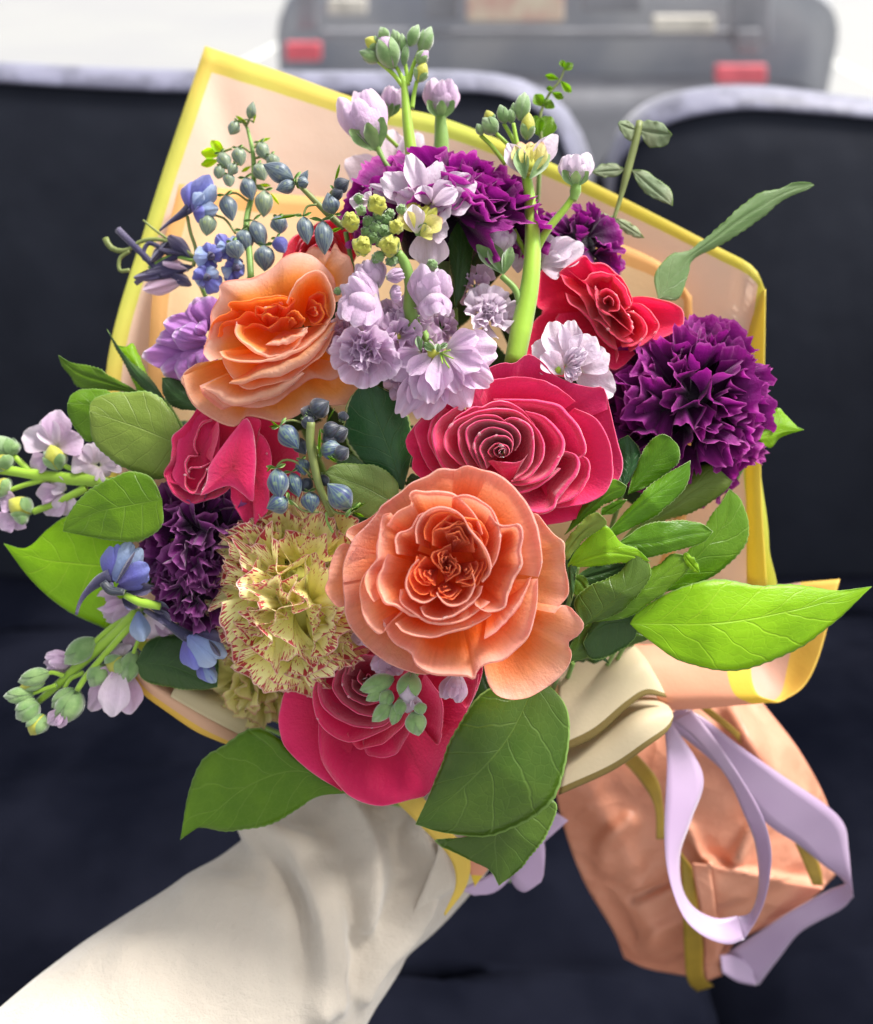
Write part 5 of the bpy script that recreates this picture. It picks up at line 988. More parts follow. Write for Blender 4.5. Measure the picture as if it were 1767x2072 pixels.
# white-lilac floret in front of the pink rose
t = thing('stock_stem', W(1150, 720, .395), 'pale lilac double floret sitting between the two pink roses at the right', 'stock', S); stem_to_bind(t, (1150, 740), .40, 6)
o = gridm('floret', ellipsoid(Z5((1270, 760))[0], Z5((1275, 720))[0], 14, .385, .382)[0], M['stem_b'], t, wrap=True)
for i, (b_, e_, wd, dz) in enumerate([((1300, 720), (1240, 480), 62, .0), ((1290, 700), (1140, 600), 60, .002), ((1330, 690), (1340, 475), 50, .001), ((1360, 720), (1450, 555), 72, .0), ((1380, 740), (1530, 640), 70, .001), ((1360, 760), (1570, 860), 74, .004), ((1300, 760), (1190, 650), 50, -.002), ((1250, 740), (1180, 700), 40, .001)]):
    fan('petal', Z5(b_)[0], Z5(e_)[0], wd, M['white'], o, .386+dz, .384+dz, 180+i, notch=.04)
for i in range(16):
    a = r.uniform(-.9, 1.3); L_ = r.uniform(50, 130); fan('petal', Z5((1310, 720))[0], Z5((1310+L_*math.cos(a), 690+L_*math.sin(a)))[0], r.uniform(18, 30), M['white'], o, .383, .379+r.uniform(-.002, .003), 190+i, ruff=.003)
# left stems
t = thing('stock_stem', W(330, 1000, .41), 'blurred stock stem with lilac flowers pointing left past the olive leaves', 'stock', S); d = .43
stemtube(t, Z6((760, 1180), (600, 1160), (330, 1130), (60, 1090), (-120, 1080)), d, [12, 13, 11, 9], 'stem_b'); stem_to_bind(t, (250, 980), .43, 8)
stemtube(t, Z6((200, 1090), (130, 1020), (70, 970)), d, [7, 6], 'stem_b'); stemtube(t, Z6((600, 1210), (400, 1310), (230, 1375)), d, [9, 7], 'stem_b'); stemtube(t, Z6((320, 1150), (170, 1190), (60, 1230)), d, [6, 5], 'stem_b'); stemtube(t, Z6((620, 1140), (520, 1090), (430, 1050)), d, [6, 5], 'stem_b')
for i, (b_, e_, wd, m) in enumerate([((350, 930), (160, 830), 62, 'white'), ((380, 920), (400, 670), 62, 'lilac'), ((400, 940), (575, 870), 56, 'lilac'), ((350, 1000), (210, 1060), 44, 'lilac'), ((400, 930), (290, 740), 50, 'white'), ((640, 1060), (510, 980), 66, 'white'), ((660, 1050), (620, 900), 66, 'white'), ((700, 1060), (800, 980), 70, 'white'), ((680, 1060), (620, 1150), 60, 'white'), ((700, 1050), (760, 1120), 60, 'white'),
        ((420, 1230), (250, 1250), 40, 'lilac'), ((450, 1250), (310, 1390), 54, 'lilac'), ((480, 1250), (440, 1400), 60, 'white'), ((460, 1220), (350, 1180), 40, 'white'), ((120, 1330), (0, 1290), 46, 'lilac'), ((100, 1400), (-10, 1480), 50, 'lilac'), ((130, 1420), (110, 1500), 40, 'lilac')]):
    fan('petal', Z6(b_)[0], Z6(e_)[0], wd, M[m], t, d, d-.003, 210+i, curl=.004)
for i, (b_, e_, wd, k) in enumerate([((410, 1090), (350, 910), 42, 'y'), ((430, 1050), (300, 960), 34, 'g'), ((220, 1390), (60, 1290), 44, 'y'), ((200, 1400), (90, 1420), 34, 'g'), ((90, 1000), (-30, 850), 46, 'g'), ((60, 1090), (-40, 940), 50, 'y'), ((70, 1240), (-50, 1170), 44, 'y'), ((110, 980), (60, 880), 30, 'g')]):
    bud(Z6(b_)[0], Z6(e_)[0], wd, d, t, M['bud_y'] if k == 'y' else M['bud'], M['sepal'], 230+i, .6)
t = thing('stock_stem', W(290, 1240, .42), 'stock stem with green buds and pale pink bells hanging to the lower left', 'stock', S); d = .42
stemtube(t, Z7((860, 620), (700, 780), (520, 930), (380, 1060), (240, 1180)), [.418, .425], [12, 12, 10, 7], 'stem_b'); stem_to_bind(t, (285, 1235), .43, 8)
stemtube(t, Z7((840, 640), (700, 720), (580, 820)), .42, [8, 6], 'stem_b'); stemtube(t, Z7((840, 680), (660, 880), (540, 1020), (480, 1110)), .417, [7, 6], 'stem_b'); stemtube(t, Z7((520, 1000), (440, 1040), (400, 1100)), .42, [5, 4], 'stem_b')
stemtube(t, Z7((860, 800), (840, 850), (830, 880)), .415, [4, 4], 'stem_b'); stemtube(t, Z7((350, 1080), (260, 1110), (180, 1140)), .42, [5, 4], 'stem_b'); stemtube(t, Z7((400, 1020), (330, 1000), (290, 1010)), .42, [5, 4], 'stem_b')
open_bud(Z7((470, 930))[0], Z7((275, 940))[0], 44, .423, t, M['lilac'], 250, sep=False)
for i, (b_, e_, wd, k) in enumerate([((590, 790), (400, 950), 46, 'g'), ((310, 1000), (110, 1060), 34, 'g'), ((280, 1060), (120, 1090), 24, 'y'), ((215, 1130), (20, 1150), 32, 'g'), ((220, 1170), (95, 1200), 24, 'g'), ((240, 1190), (100, 1290), 44, 'g'), ((275, 1260), (190, 1390), 40, 'y'), ((460, 1100), (320, 1220), 32, 'g'), ((490, 1110), (370, 1330), 50, 'g'), ((660, 950), (560, 1090), 42, 'g'), ((850, 860), (770, 1080), 40, 'g'), ((760, 900), (680, 1000), 46, 'y')]):
    bud(Z7(b_)[0], Z7(e_)[0], wd, .42, t, M['bud_y'] if k == 'y' else M['bud'], M['sepal'], 260+i, .8)
for i, (b_, e_, wd, m, dz) in enumerate([((740, 960), (560, 1240), 52, 'lilac', .006), ((780, 980), (800, 1260), 66, 'lilac', .004), ((740, 960), (690, 1275), 66, 'white', -.001), ((690, 960), (640, 1030), 30, 'lilac', 0), ((760, 900), (740, 820), 50, 'white', .004), ((800, 920), (875, 1010), 40, 'lilac', .003), ((400, 1230), (300, 1320), 34, 'lilac', -.002), ((400, 1240), (370, 1345), 26, 'lilac', -.003),
        ((620, 170), (520, 180), 50, 'lilac', .01), ((680, 200), (560, 250), 60, 'lilac', .01), ((660, 300), (550, 380), 66, 'white', .008), ((640, 420), (580, 500), 44, 'white', .01), ((800, 520), (580, 580), 50, 'lilac', .005), ((830, 560), (640, 670), 54, 'lilac', .005), ((860, 570), (700, 690), 44, 'lilac', .003), ((900, 640), (990, 790), 54, 'white', .002), ((960, 660), (1085, 750), 46, 'lilac', .002), ((860, 700), (780, 840), 40, 'lilac', .004), ((1130, 720), (1110, 830), 40, 'white', .006), ((1180, 690), (1210, 740), 24, 'white', .004)]):
    fan('petal', Z7(b_)[0], Z7(e_)[0], wd, M[m], t, .418+dz, .416+dz, 280+i, curl=.004)
# small bud cluster at the bottom, over the pink rose
t = thing('stock_stem', W(800, 1350, .39), 'small cluster of green stock buds in front of the bottom pink rose', 'stock', S)
for i, (b_, e_, wd, k) in enumerate([((460, 1260), (265, 1330), 36, 'g'), ((420, 1320), (300, 1390), 26, 'g'), ((560, 1225), (530, 1420), 48, 'p'), ((440, 1330), (390, 1425), 30, 'g'), ((450, 1400), (335, 1510), 30, 'g'), ((490, 1400), (450, 1530), 26, 'g'), ((500, 1380), (490, 1480), 26, 'g'), ((570, 1450), (600, 1590), 42, 'g'), ((600, 1400), (620, 1470), 26, 'g')]):
    bud(Z9(b_)[0], Z9(e_)[0], wd, .376-.0007*i, t, M['white'] if k == 'p' else M['bud'], M['sepal'], 310+i, .9 if k == 'g' else .7)
fan('petal', Z9((545, 1370))[0], Z9((535, 1460))[0], 30, M['white'], t, .372, .370, 320); fan('petal', Z9((580, 1360))[0], Z9((590, 1440))[0], 26, M['white'], t, .372, .371, 321)
stemtube(t, Z9((620, 1180), (560, 1280), (480, 1400)), .385, [6, 4], 'stem')
stem_to_bind(t, (850, 1340), .395, 6)
open_bud(Z9((460, 1130))[0], Z9((360, 1230))[0], 46, .385, t, M['lilac'], 330, sep=False); fan('petal', Z9((440, 1150))[0], Z9((500, 1240))[0], 50, M['lilac'], t, .386, .382, 331, ruff=.003); fan('petal', Z9((330, 950))[0], Z9((230, 1060))[0], 60, M['lilac'], t, .39, .388, 332); fan('petal', Z9((380, 1000))[0], Z9((280, 1070))[0], 50, M['lilac'], t, .39, .386, 333)
open_bud(Z9((820, 1235))[0], Z9((780, 1385))[0], 52, .386, t, M['lilac'], 334, sep=False)

# ================================================================== LARKSPUR (delphinium)
Dg = 'larkspur stems'
def lbud(Zf, t, b_, e_, wd, m, d, sd, ped=None):
    q0, q1 = np.array(Zf(b_)[0]), np.array(Zf(e_)[0]); q1 = q1+(q1-q0)*.14
    G, _f = ellipsoid(q0, q1, wd*.94, d, d-.003, power=1.0, ridge=.07, seed=sd); o = gridm('bud', G, M[m], t, wrap=True)
    # pinched tip and two tiny bracts
    bx, by = Zf(b_)[0]; ex, ey = Zf(e_)[0]
    for k in (-1, 1): fan('sepal', (bx, by), (bx-(ex-bx)*.10+k*(ey-by)*.35, by-(ey-by)*.10-k*(ex-bx)*.35), wd*.18, M['stem'], o, d-.001, d-.002, sd+k, nu=5, nv=5)
    if ped: tube('pedicel', add_d(Zf(*ped, b_), d+.001), [2.6, 2.6], M['stem_o'], o, 6, 10)
t = thing('larkspur_stem', W(500, 560, .42), 'upright larkspur stem with grey-blue and green buds in front of the paper at upper left', 'larkspur', Dg); d = .425
stemtube(t, Z1((860, 1450), (850, 1300), (835, 1150), (870, 980), (872, 820), (850, 700), (830, 640)), [.41, .425, .43], [7, 7, 6, 5, 3], 'stem'); stem_to_bind(t, (505, 560), .42, 6)
for i, (b_, e_, wd, m, ped) in enumerate([((850, 620), (870, 535), 22, 'dbud_g', ((835, 650),)), ((790, 630), (755, 690), 26, 'dbud_g', ((830, 650), (810, 625))), ((905, 735), (935, 820), 30, 'dbud_g', ((870, 770),)), ((790, 765), (805, 850), 32, 'dbud_g', ((855, 790), (820, 765))), ((700, 790), (740, 870), 30, 'dbud_g', ((760, 770),)), ((960, 800), (985, 870), 30, 'dbud_g', ((880, 820),)),
        ((700, 860), (690, 920), 26, 'dbud_g', None), ((890, 850), (925, 925), 34, 'dbud_g', None), ((830, 920), (860, 1025), 36, 'dbud', ((860, 900),)), ((930, 985), (925, 1110), 40, 'dbud_g', ((880, 960), (910, 965))), ((725, 1010), (760, 1130), 38, 'dbud', ((840, 1040), (780, 1000))), ((640, 1110), (630, 1210), 38, 'dbud_g', ((780, 1210), (730, 1140), (690, 1120))), ((870, 1140), (920, 1270), 38, 'dbud', None), ((810, 1190), (840, 1290), 40, 'dbud', None),
        ((1000, 1120), (1010, 1200), 38, 'dbud', ((1120, 1110),)), ((930, 1270), (930, 1390), 46, 'dbud', None), ((990, 1230), (1030, 1300), 34, 'blue', None), ((740, 900), (750, 960), 26, 'dbud_g', None), ((780, 850), (750, 900), 24, 'dbud_g', None), ((760, 1250), (790, 1330), 40, 'dbud', None)]):
    lbud(Z1, t, b_, e_, wd, m, .428-.0008*i, 400+i, ped)
for i, (b_, e_, wd) in enumerate([((700, 800), (600, 790), 24), ((720, 790), (650, 730), 22), ((690, 830), (600, 855), 18), ((840, 640), (780, 600), 7), ((880, 740), (960, 715), 7), ((860, 860), (810, 890), 8), ((870, 640), (885, 580), 5), ((960, 1000), (1005, 1060), 6), ((890, 960), (960, 960), 8)]):
    leaf([], [Z1(b_)[0], Z1(e_)[0]], [], .43, M['leaf_mid'], t) if 0 else fan('leaf', Z1(b_)[0], Z1(e_)[0], wd, M['leaf_bright'], t, .43, .428, 430+i, nu=9)
# branch with drooping slate buds
t = thing('larkspur_stem', W(700, 450, .40), 'slanting larkspur sprig with slate blue buds over the top of the orange rose', 'larkspur', Dg)
stemtube(t, Z1((1340, 1180), (1260, 1110), (1180, 1030), (1080, 930)), .395, [7, 7, 6, 4], 'stem_o'); stem_to_bind(t, (700, 470), .40, 5)
for i, (b_, e_, wd, m, ped) in enumerate([((1080, 930), (940, 860), 44, 'dbud', None), ((1090, 950), (1000, 980), 30, 'dbud', None), ((1110, 960), (1150, 890), 18, 'dbud', None), ((1105, 940), (1150, 950), 26, 'dbud', None), ((1130, 1120), (1150, 1250), 36, 'dbud', ((1200, 1060), (1150, 1070))), ((1230, 1140), (1240, 1300), 40, 'dbud', ((1280, 1110),)), ((1290, 1110), (1260, 1010), 40, 'dbud', None), ((1290, 980), (1360, 940), 34, 'dbud_d', ((1250, 1080), (1265, 1010))), ((1280, 1020), (1330, 990), 26, 'dbud_d', None)]):
    lbud(Z1, t, b_, e_, wd, m, .392-.0005*i, 450+i, ped)
for i, (b_, e_, wd) in enumerate([((1290, 960), (1320, 850), 6), ((1250, 1150), (1160, 1130), 5), ((960, 1140), (1120, 1110), 5), ((1330, 1180), (1270, 1200), 8)]): fan('leaf', Z1(b_)[0], Z1(e_)[0], wd, M['leaf_mid'], t, .394, .392, 460+i, nu=7)
# blue open flowers
t = thing('larkspur_stem', W(440, 540, .42), 'bright blue larkspur flowers with a spurred bloom at the left of the orange rose', 'larkspur', Dg); stem_to_bind(t, (440, 560), .43, 5)
def bflower(Zf, t, items, d, sd):
    c0 = Zf(items[0][0])[0]; o = gridm('flower', ellipsoid((c0[0]-4, c0[1]), (c0[0]+6, c0[1]+4), 12, d, d)[0], M['dblue'], t, wrap=True)
    for i, (b_, e_, wd, m, dz) in enumerate(items): fan('petal', Zf(b_)[0], Zf(e_)[0], wd, M[m], o, d+dz, d+dz-.003, sd+i, cup=-.004, ruff=.0015)
    return o
bflower(Z1, t, [((540, 1090), (560, 940), 46, 'blue', .0), ((560, 1100), (640, 905), 52, 'blue', -.002), ((570, 1080), (675, 960), 42, 'lblue', -.003), ((560, 1100), (690, 1080), 40, 'lblue', -.004), ((560, 1100), (620, 1110), 40, 'blue', -.005), ((560, 1060), (610, 1000), 30, 'lblue', -.006)], .42, 470)
tube('spur', add_d(Z1((560, 1060), (500, 1110), (440, 1150), (385, 1195)), .422), [12, 8, 4, 2], M['dblue'], t, 8, 14)
tube('pedicel', add_d(Z1((530, 1120), (545, 1200), (575, 1300), (560, 1380)), .422), [3.5, 4], M['stem_o'], t, 7, 12)
rb = random.Random(9)
for sd, cx, cy in ((480, 640, 1330), (486, 735, 1285), (492, 620, 1440), (498, 770, 1390)):
    its = []
    for k in range(6):
        a_ = k*1.05+rb.uniform(-.4, .4)+sd; L_ = rb.uniform(50, 105)
        its.append(((cx, cy), (cx+L_*math.cos(a_), cy+L_*.9*math.sin(a_)), rb.uniform(26, 46), 'lblue' if k % 3 == 1 else 'blue', rb.uniform(-.002, .003)))
    its.append(((cx-5, cy+8), (cx+28, cy-14), 22, 'dblue', -.003)); bflower(Z1, t, its, .415, sd)
# dark curled spidery flower at far left
t = thing('larkspur_stem', W(380, 550, .43), 'dark grey-violet curled larkspur blossom with thin twisted petals at the far left', 'larkspur', Dg)
for i, (pts, rr, m) in enumerate([(((560, 1330), (480, 1270), (380, 1240), (290, 1250), (230, 1290), (180, 1300), (130, 1280), (105, 1235)), [4, 4, 4, 7], 'stem_o'), (((400, 1440), (330, 1350), (240, 1260), (170, 1190)), [7, 7, 8], 'dblue'), (((520, 1300), (380, 1380), (260, 1470)), [6, 7, 5], 'dblue'), (((230, 1400), (180, 1400), (180, 1340), (230, 1300)), [4, 4], 'stem_o'), (((300, 1140), (360, 1190), (430, 1240)), [2, 3], 'stem_o'), (((560, 1350), (440, 1330), (330, 1390)), [4, 4], 'stem'), (((420, 1300), (330, 1260), (300, 1330), (340, 1360)), [5, 4], 'dblue')]):
    tube('tendril', add_d(Z1(*pts), .432), rr, M[m], t, 8, 18)
for i, (b_, e_, wd, m) in enumerate([((560, 1350), (430, 1220), 34, 'dblue'), ((560, 1380), (320, 1420), 34, 'dblue'), ((500, 1400), (250, 1440), 26, 'dblue'), ((520, 1450), (300, 1500), 40, 'lilac'), ((560, 1320), (380, 1290), 24, 'dblue'), ((420, 1400), (550, 1480), 26, 'dblue'), ((540, 1400), (400, 1360), 30, 'lilac'), ((450, 1230), (340, 1360), 22, 'dblue')]):
    fan('petal', Z1(b_)[0], Z1(e_)[0], wd, M[m], t, .432, .428, 520+i, cup=-.003, ruff=.003)
stem_to_bind(t, (400, 560), .43, 5)
# mid cluster of dark buds
t = thing('larkspur_stem', W(680, 1060, .385), 'larkspur sprig with glossy dark blue and striped green buds left of the coral rose', 'larkspur', Dg)
stemtube(t, Z4((1050, 1210), (1045, 1330), (1065, 1450), (1100, 1600), (1150, 1720), (1180, 1790)), [.369, .372, .38], [9, 9, 8, 7], 'stem_o'); stem_to_bind(t, (672, 1050), .385, 5, M['stem_o'])
for i, (b_, e_, wd, m, ped, dz) in enumerate([((860, 1230), (960, 1360), 46, 'dbud_m', ((1010, 1220), (940, 1200), (880, 1210)), 0), ((950, 1310), (1010, 1400), 32, 'dbud_d', None, .003), ((1050, 1160), (1150, 1090), 46, 'dbud_d', None, 0), ((1040, 1200), (1060, 1110), 44, 'dbud_d', None, .002), ((1010, 1180), (1050, 1240), 30, 'dbud_d', None, -.002), ((1130, 1280), (1220, 1240), 40, 'dbud_d', None, 0), ((1180, 1300), (1270, 1260), 40, 'dbud_d', None, .002), ((1130, 1340), (1200, 1310), 40, 'dbud_d', None, .001), ((1110, 1390), (1230, 1370), 46, 'dbud_m', None, 0), ((1200, 1430), (1275, 1380), 36, 'dbud_d', ((1065, 1440), (1100, 1410), (1150, 1420)), -.002), ((1240, 1200), (1260, 1150), 24, 'dbud_d', None, .003),
        ((835, 1495), (855, 1670), 48, 'dbud_m', ((1050, 1540), (960, 1460), (890, 1445), (850, 1470)), -.001), ((930, 1520), (970, 1660), 36, 'dbud_m', None, .003), ((990, 1440), (1010, 1530), 34, 'dbud_m', None, .004), ((1040, 1640), (1055, 1760), 42, 'dbud_m', None, .003), ((1050, 1560), (1000, 1630), 28, 'dbud_d', None, .004), ((910, 1690), (790, 1740), 46, 'dbud_m', ((1100, 1770), (1000, 1760), (930, 1700)), 0), ((1300, 1745), (1170, 1610), 56, 'dbud_m', ((1150, 1700), (1200, 1770), (1290, 1780), (1320, 1770)), -.003), ((1110, 1540), (1150, 1600), 24, 'dbud_d', None, .005)]):
    lbud(Z4, t, b_, e_, wd, m, .374+dz, 540+i, ped)
for i, (b_, e_, wd) in enumerate([((1100, 1420), (1105, 1250), 6), ((1290, 1770), (1390, 1710), 5), ((1310, 1770), (1380, 1800), 6), ((1300, 1760), (1350, 1740), 5), ((850, 1230), (790, 1240), 4), ((860, 1250), (800, 1200), 4), ((810, 1480), (775, 1520), 4), ((1150, 1420), (1210, 1460), 6), ((1150, 1210), (1200, 1120), 3)]): fan('leaf', Z4(b_)[0], Z4(e_)[0], wd, M['leaf_mid'], t, .370, .368, 570+i, nu=7)
tube('pedicel', add_d(Z8((930, 210), (935, 280), (980, 360)), .372), [3, 3], M['stem'], t, 6, 8)
# lower left blue flowers
t = thing('larkspur_stem', W(330, 1230, .40), 'violet and pale blue larkspur blooms with long dark spurs at the lower left', 'larkspur', Dg); stem_to_bind(t, (360, 1230), .41, 5)
bflower(Z7, t, [((690, 450), (690, 215), 44, 'blue', .002), ((700, 440), (735, 200), 30, 'blue', .001), ((710, 430), (815, 185), 50, 'lblue', .0), ((720, 440), (885, 230), 46, 'lblue', .0), ((740, 450), (925, 330), 52, 'blue', -.002), ((720, 450), (840, 250), 10, 'dblue', -.004), ((730, 470), (930, 400), 40, 'blue', .001)], .398, 600)
tube('spur', add_d(Z7((690, 400), (620, 430), (540, 500), (495, 570), (475, 640)), .400), [15, 12, 7, 4, 3], M['dblue'], t, 9, 16); tube('calyx', add_d(Z7((640, 440), (690, 490), (770, 500)), .396), [8, 10, 7], M['dbud_d'], t, 9, 10)
tube('stem_node', add_d(Z7((780, 520), (870, 560), (1000, 590)), .400), [7, 10, 8], M['stem_b'], t, 9, 10)
bflower(Z7, t, [((1160, 770), (1230, 980), 56, 'blue', .0), ((1170, 770), (1330, 960), 60, 'lblue', -.002), ((1190, 770), (1410, 900), 46, 'lblue', -.003), ((1190, 760), (1380, 800), 44, 'dblue', -.002), ((1240, 900), (1310, 1060), 40, 'blue', .001), ((1260, 950), (1340, 1065), 30, 'lblue', .0), ((1300, 800), (1370, 900), 14, 'dblue', -.006)], .40, 610)
tube('spur', add_d(Z7((1190, 790), (1110, 740), (1040, 690), (950, 640), (900, 610)), .402), [14, 10, 7, 5], M['dblue'], t, 9, 16)
fan('petal', Z7((860, 620))[0], Z7((880, 810))[0], 44, M['lblue'], t, .405, .402, 620, cup=-.004)
for k, (b_, e_) in enumerate([((780, 500), (960, 470)), ((760, 540), (850, 600)), ((900, 560), (1060, 620)), ((960, 600), (1060, 700))]): fan('petal', Z7(b_)[0], Z7(e_)[0], 26, M['dblue'], t, .402, .40, 625+k)
# lisianthus
t = thing('lisianthus', W(380, 700, .41), 'ruffled purple lisianthus bloom at the left of the orange rose', 'lisianthus'); stem_to_bind(t, (380, 720), .42, 5)
for i, (b_, e_, wd, dz) in enumerate([((420, 640), (330, 440), 74, .004), ((430, 600), (400, 430), 74, .002), ((400, 700), (140, 580), 66, .002), ((380, 740), (90, 700), 76, .003), ((350, 780), (0, 800), 56, .004), ((340, 800), (120, 900), 66, .003), ((380, 780), (240, 950), 88, -.001), ((390, 740), (330, 900), 80, -.003), ((400, 720), (190, 660), 56, -.004), ((400, 700), (230, 640), 50, -.005), ((420, 760), (380, 860), 60, -.005), ((400, 660), (330, 620), 50, -.005)]):
    fan('petal', Z4(b_)[0], Z4(e_)[0], wd, M['lisi'], t, .408+dz, .404+dz, 640+i, ruff=.004, cup=-.004, curl=.004, nu=25, nv=13)

# ================================================================== LEAVES
G1 = 'leafy sprigs of the bouquet'
def one(label, A, mid, B, d, mat, dA=.004, dB=.004, st=True, **k):
    t = sprig('leaf_sprig', label, mid[0], (d if np.isscalar(d) else d[0])+.002, 'foliage', G1, st, M['stem'])
    leaf(A, mid, B, d, M[mat], t, dA, dB, **k); return t
one('broad bright lime leaf pointing right beyond the coral rose', DD((1292, 1238), (1360, 1195), (1450, 1172), (1530, 1184), (1600, 1182), (1690, 1194)), DD((1275, 1262), (1450, 1261), (1600, 1236), (1690, 1212), (1764, 1187)), DD((1300, 1285), (1380, 1338), (1490, 1358), (1600, 1320), (1690, 1258)), [.39, .385, .39, .40], 'leaf_bright', .003, .004)
one('green leaf with upturned tip in front of the yellow paper edge', ZA((900, 1240), (960, 1160)), ZA((640, 1640), (860, 1420), (980, 1260), (1005, 1085)), ZA((900, 1560), (1060, 1420), (1110, 1300), (1070, 1150)), [.40, .40, .405], 'leaf_mid', .0, .005)
one('olive green leaf under the purple carnation at the right', ZA((640, 1130), (800, 1000), (900, 950)), ZA((420, 1370), (700, 1180), (880, 1060), (1020, 1045)), ZA((620, 1270), (850, 1190), (980, 1100)), [.405, .41], 'leaf_olive')
one('broad veined dark leaf hanging below the coral rose', DD((980, 1400), (920, 1480), (885, 1570)), DD((1090, 1365), (1030, 1490), (940, 1590), (841, 1668)), DD((1150, 1440), (1142, 1560), (1100, 1640), (1000, 1690), (900, 1685)), [.395, .385, .39], 'leaf_big', .004, .006, puff=.001)
one('lower veined leaf with down-pointing tip beneath the broad dark leaf', DD((960, 1690), (880, 1700), (940, 1735), (990, 1760)), DD((1090, 1610), (1010, 1680), (1005, 1740), (1010, 1792)), DD((1128, 1630), (1100, 1700), (1050, 1760)), [.41, .405, .41], 'leaf_big', .003, .003)
one('pointed green leaf at the lower left above the cream sleeve', ZB((600, 330), (470, 250), (330, 175), (200, 250), (120, 310), (70, 430)), ZB((690, 430), (500, 345), (300, 405), (130, 545), (38, 612)), ZB((560, 450), (420, 540), (240, 580), (110, 565)), [.41, .405, .412], 'leaf_mid', .004, .003)
one('large dull olive oval leaf at the left', Z6((1100, 578), (850, 550), (690, 575), (628, 620)), Z6((1350, 960), (1000, 810), (800, 740), (618, 680)), Z6((1130, 1145), (900, 1095), (760, 1005), (640, 880)), [.405, .40], 'leaf_olive', .003, .003)
one('bright green leaf just behind the large olive leaf', Z6((760, 545), (600, 528), (500, 558)), Z6((900, 700), (650, 640), (468, 625)), Z6((640, 890), (530, 810), (470, 700)), [.41, .408], 'leaf_mid')
one('narrow leaf with a pale curled tip pointing up to the left', Z6((800, 455), (650, 375), (500, 345)), Z6((980, 560), (720, 470), (520, 400), (405, 295)), Z6((760, 535), (560, 520), (480, 430), (430, 370)), [.42, .425], 'leaf_mid', .0, .003)
one('thin twisted leaf beside the purple lisianthus', Z6((1040, 450), (900, 330), (820, 240)), Z6((1140, 600), (950, 420), (740, 115)), Z6((1060, 580), (920, 450), (820, 280)), [.415, .43], 'leaf_dark')
one('small yellow-green leaf tucked behind the lisianthus', Z6((940, 240), (870, 235)), Z6((1080, 620), (960, 400), (800, 225)), Z6((960, 560), (860, 330)), [.425, .43], 'leaf_bright')
one('dark leaf between the lisianthus and the orange rose', Z6((1300, 500), (1180, 450)), Z6((1420, 690), (1200, 540), (1120, 450)), Z6((1200, 650), (1130, 560)), [.405, .41], 'leaf_dark')
one('green leaf with upcurled margin beside the plum carnation', Z6((1050, 1140), (900, 1098), (780, 1135), (640, 1210), (520, 1320), (455, 1430)), Z6((1120, 1290), (900, 1330), (650, 1385), (436, 1510)), Z6((1120, 1470), (980, 1575), (760, 1572), (560, 1535)), [.395, .395, .40], 'leaf_mid', .003, .0)
one('broad leaf with a pale pointed tip at the far left edge', DD((230, 1060), (150, 1040), (100, 1068), (55, 1108)), DD((270, 1150), (150, 1140), (80, 1130), (8, 1100)), DD((250, 1270), (190, 1262), (120, 1225), (60, 1170)), [.42, .425], 'leaf_bright', .004, .004)
one('very dark leaf under the blue larkspur at the lower left', DD((310, 1290), (400, 1290), (440, 1330)), DD((275, 1340), (350, 1350), (440, 1390)), DD((290, 1375), (350, 1392), (410, 1396)), [.415, .42], 'leaf_dark')
one('dark rounded leaf with a pale margin in the centre, left of the pink rose', Z5((520, 1150), (500, 1000), (440, 880)), Z5((470, 1360), (400, 1160), (330, 980), (275, 790)), Z5((380, 1330), (220, 1180), (165, 1080), (175, 920)), [.39, .385], 'leaf_var')
one('pale green rounded leaf behind the dark blue larkspur buds', Z5((440, 1320), (340, 1240), (210, 1222), (110, 1232)), Z5((440, 1440), (280, 1350), (150, 1300), (65, 1270)), Z5((330, 1520), (200, 1460), (100, 1360)), [.386, .381], 'leaf_pale', .002, .002)
one('dark leaf below the central variegated leaf', Z5((330, 1190), (250, 1165), (180, 1180)), Z5((500, 1330), (330, 1270), (120, 1215)), Z5((400, 1340), (200, 1290)), [.392, .39], 'leaf_dark')
one('small dark leaf at the left shoulder of the coral rose', Z5((560, 1300), (520, 1275)), Z5((620, 1350), (540, 1320), (490, 1300)), Z5((540, 1360), (490, 1350)), [.39, .39], 'leaf_dark')
one('tall dark green leaf standing behind the middle stock florets', Z5((700, 100), (690, 20), (740, -60)), Z5((740, 420), (755, 250), (770, 100), (780, -80)), Z5((790, 330), (830, 150), (840, 0)), [.40, .405], 'leaf_dark', .003, .003)
one('small variegated leaf between pink rose and narrow green leaves', ZA((530, 960), (530, 880)), ZA((440, 1090), (480, 950), (468, 800)), ZA((410, 1000), (400, 850)), [.395, .398], 'leaf_var')
one('leaf tip showing behind the large purple carnation at the right', ZA((1250, 660), (1300, 690), (1360, 750)), ZA((1150, 820), (1280, 780), (1400, 772)), ZA((1220, 870), (1280, 810)), [.41, .415], 'leaf_bright')
one('dark drooping leaf beside the coral rose at the right', ZA((500, 1700), (340, 1700)), ZA((520, 1790), (350, 1800), (230, 1900)), ZA((500, 1880), (400, 1960), (270, 1990)), [.395, .40], 'leaf_dark')
one('olive leaf under the bright lime leaf at the right', ZC((170, 300), (260, 230), (380, 210), (460, 260)), ZC((100, 420), (260, 330), (380, 290), (520, 310)), ZC((160, 420), (300, 380), (420, 350)), [.40, .405], 'leaf_big')
one('small grey-green leaf over the cream fold', ZC((200, 380), (260, 365)), ZC((150, 430), (240, 400), (320, 435)), ZC((200, 415), (280, 410)), [.41, .415], 'leaf_dark')
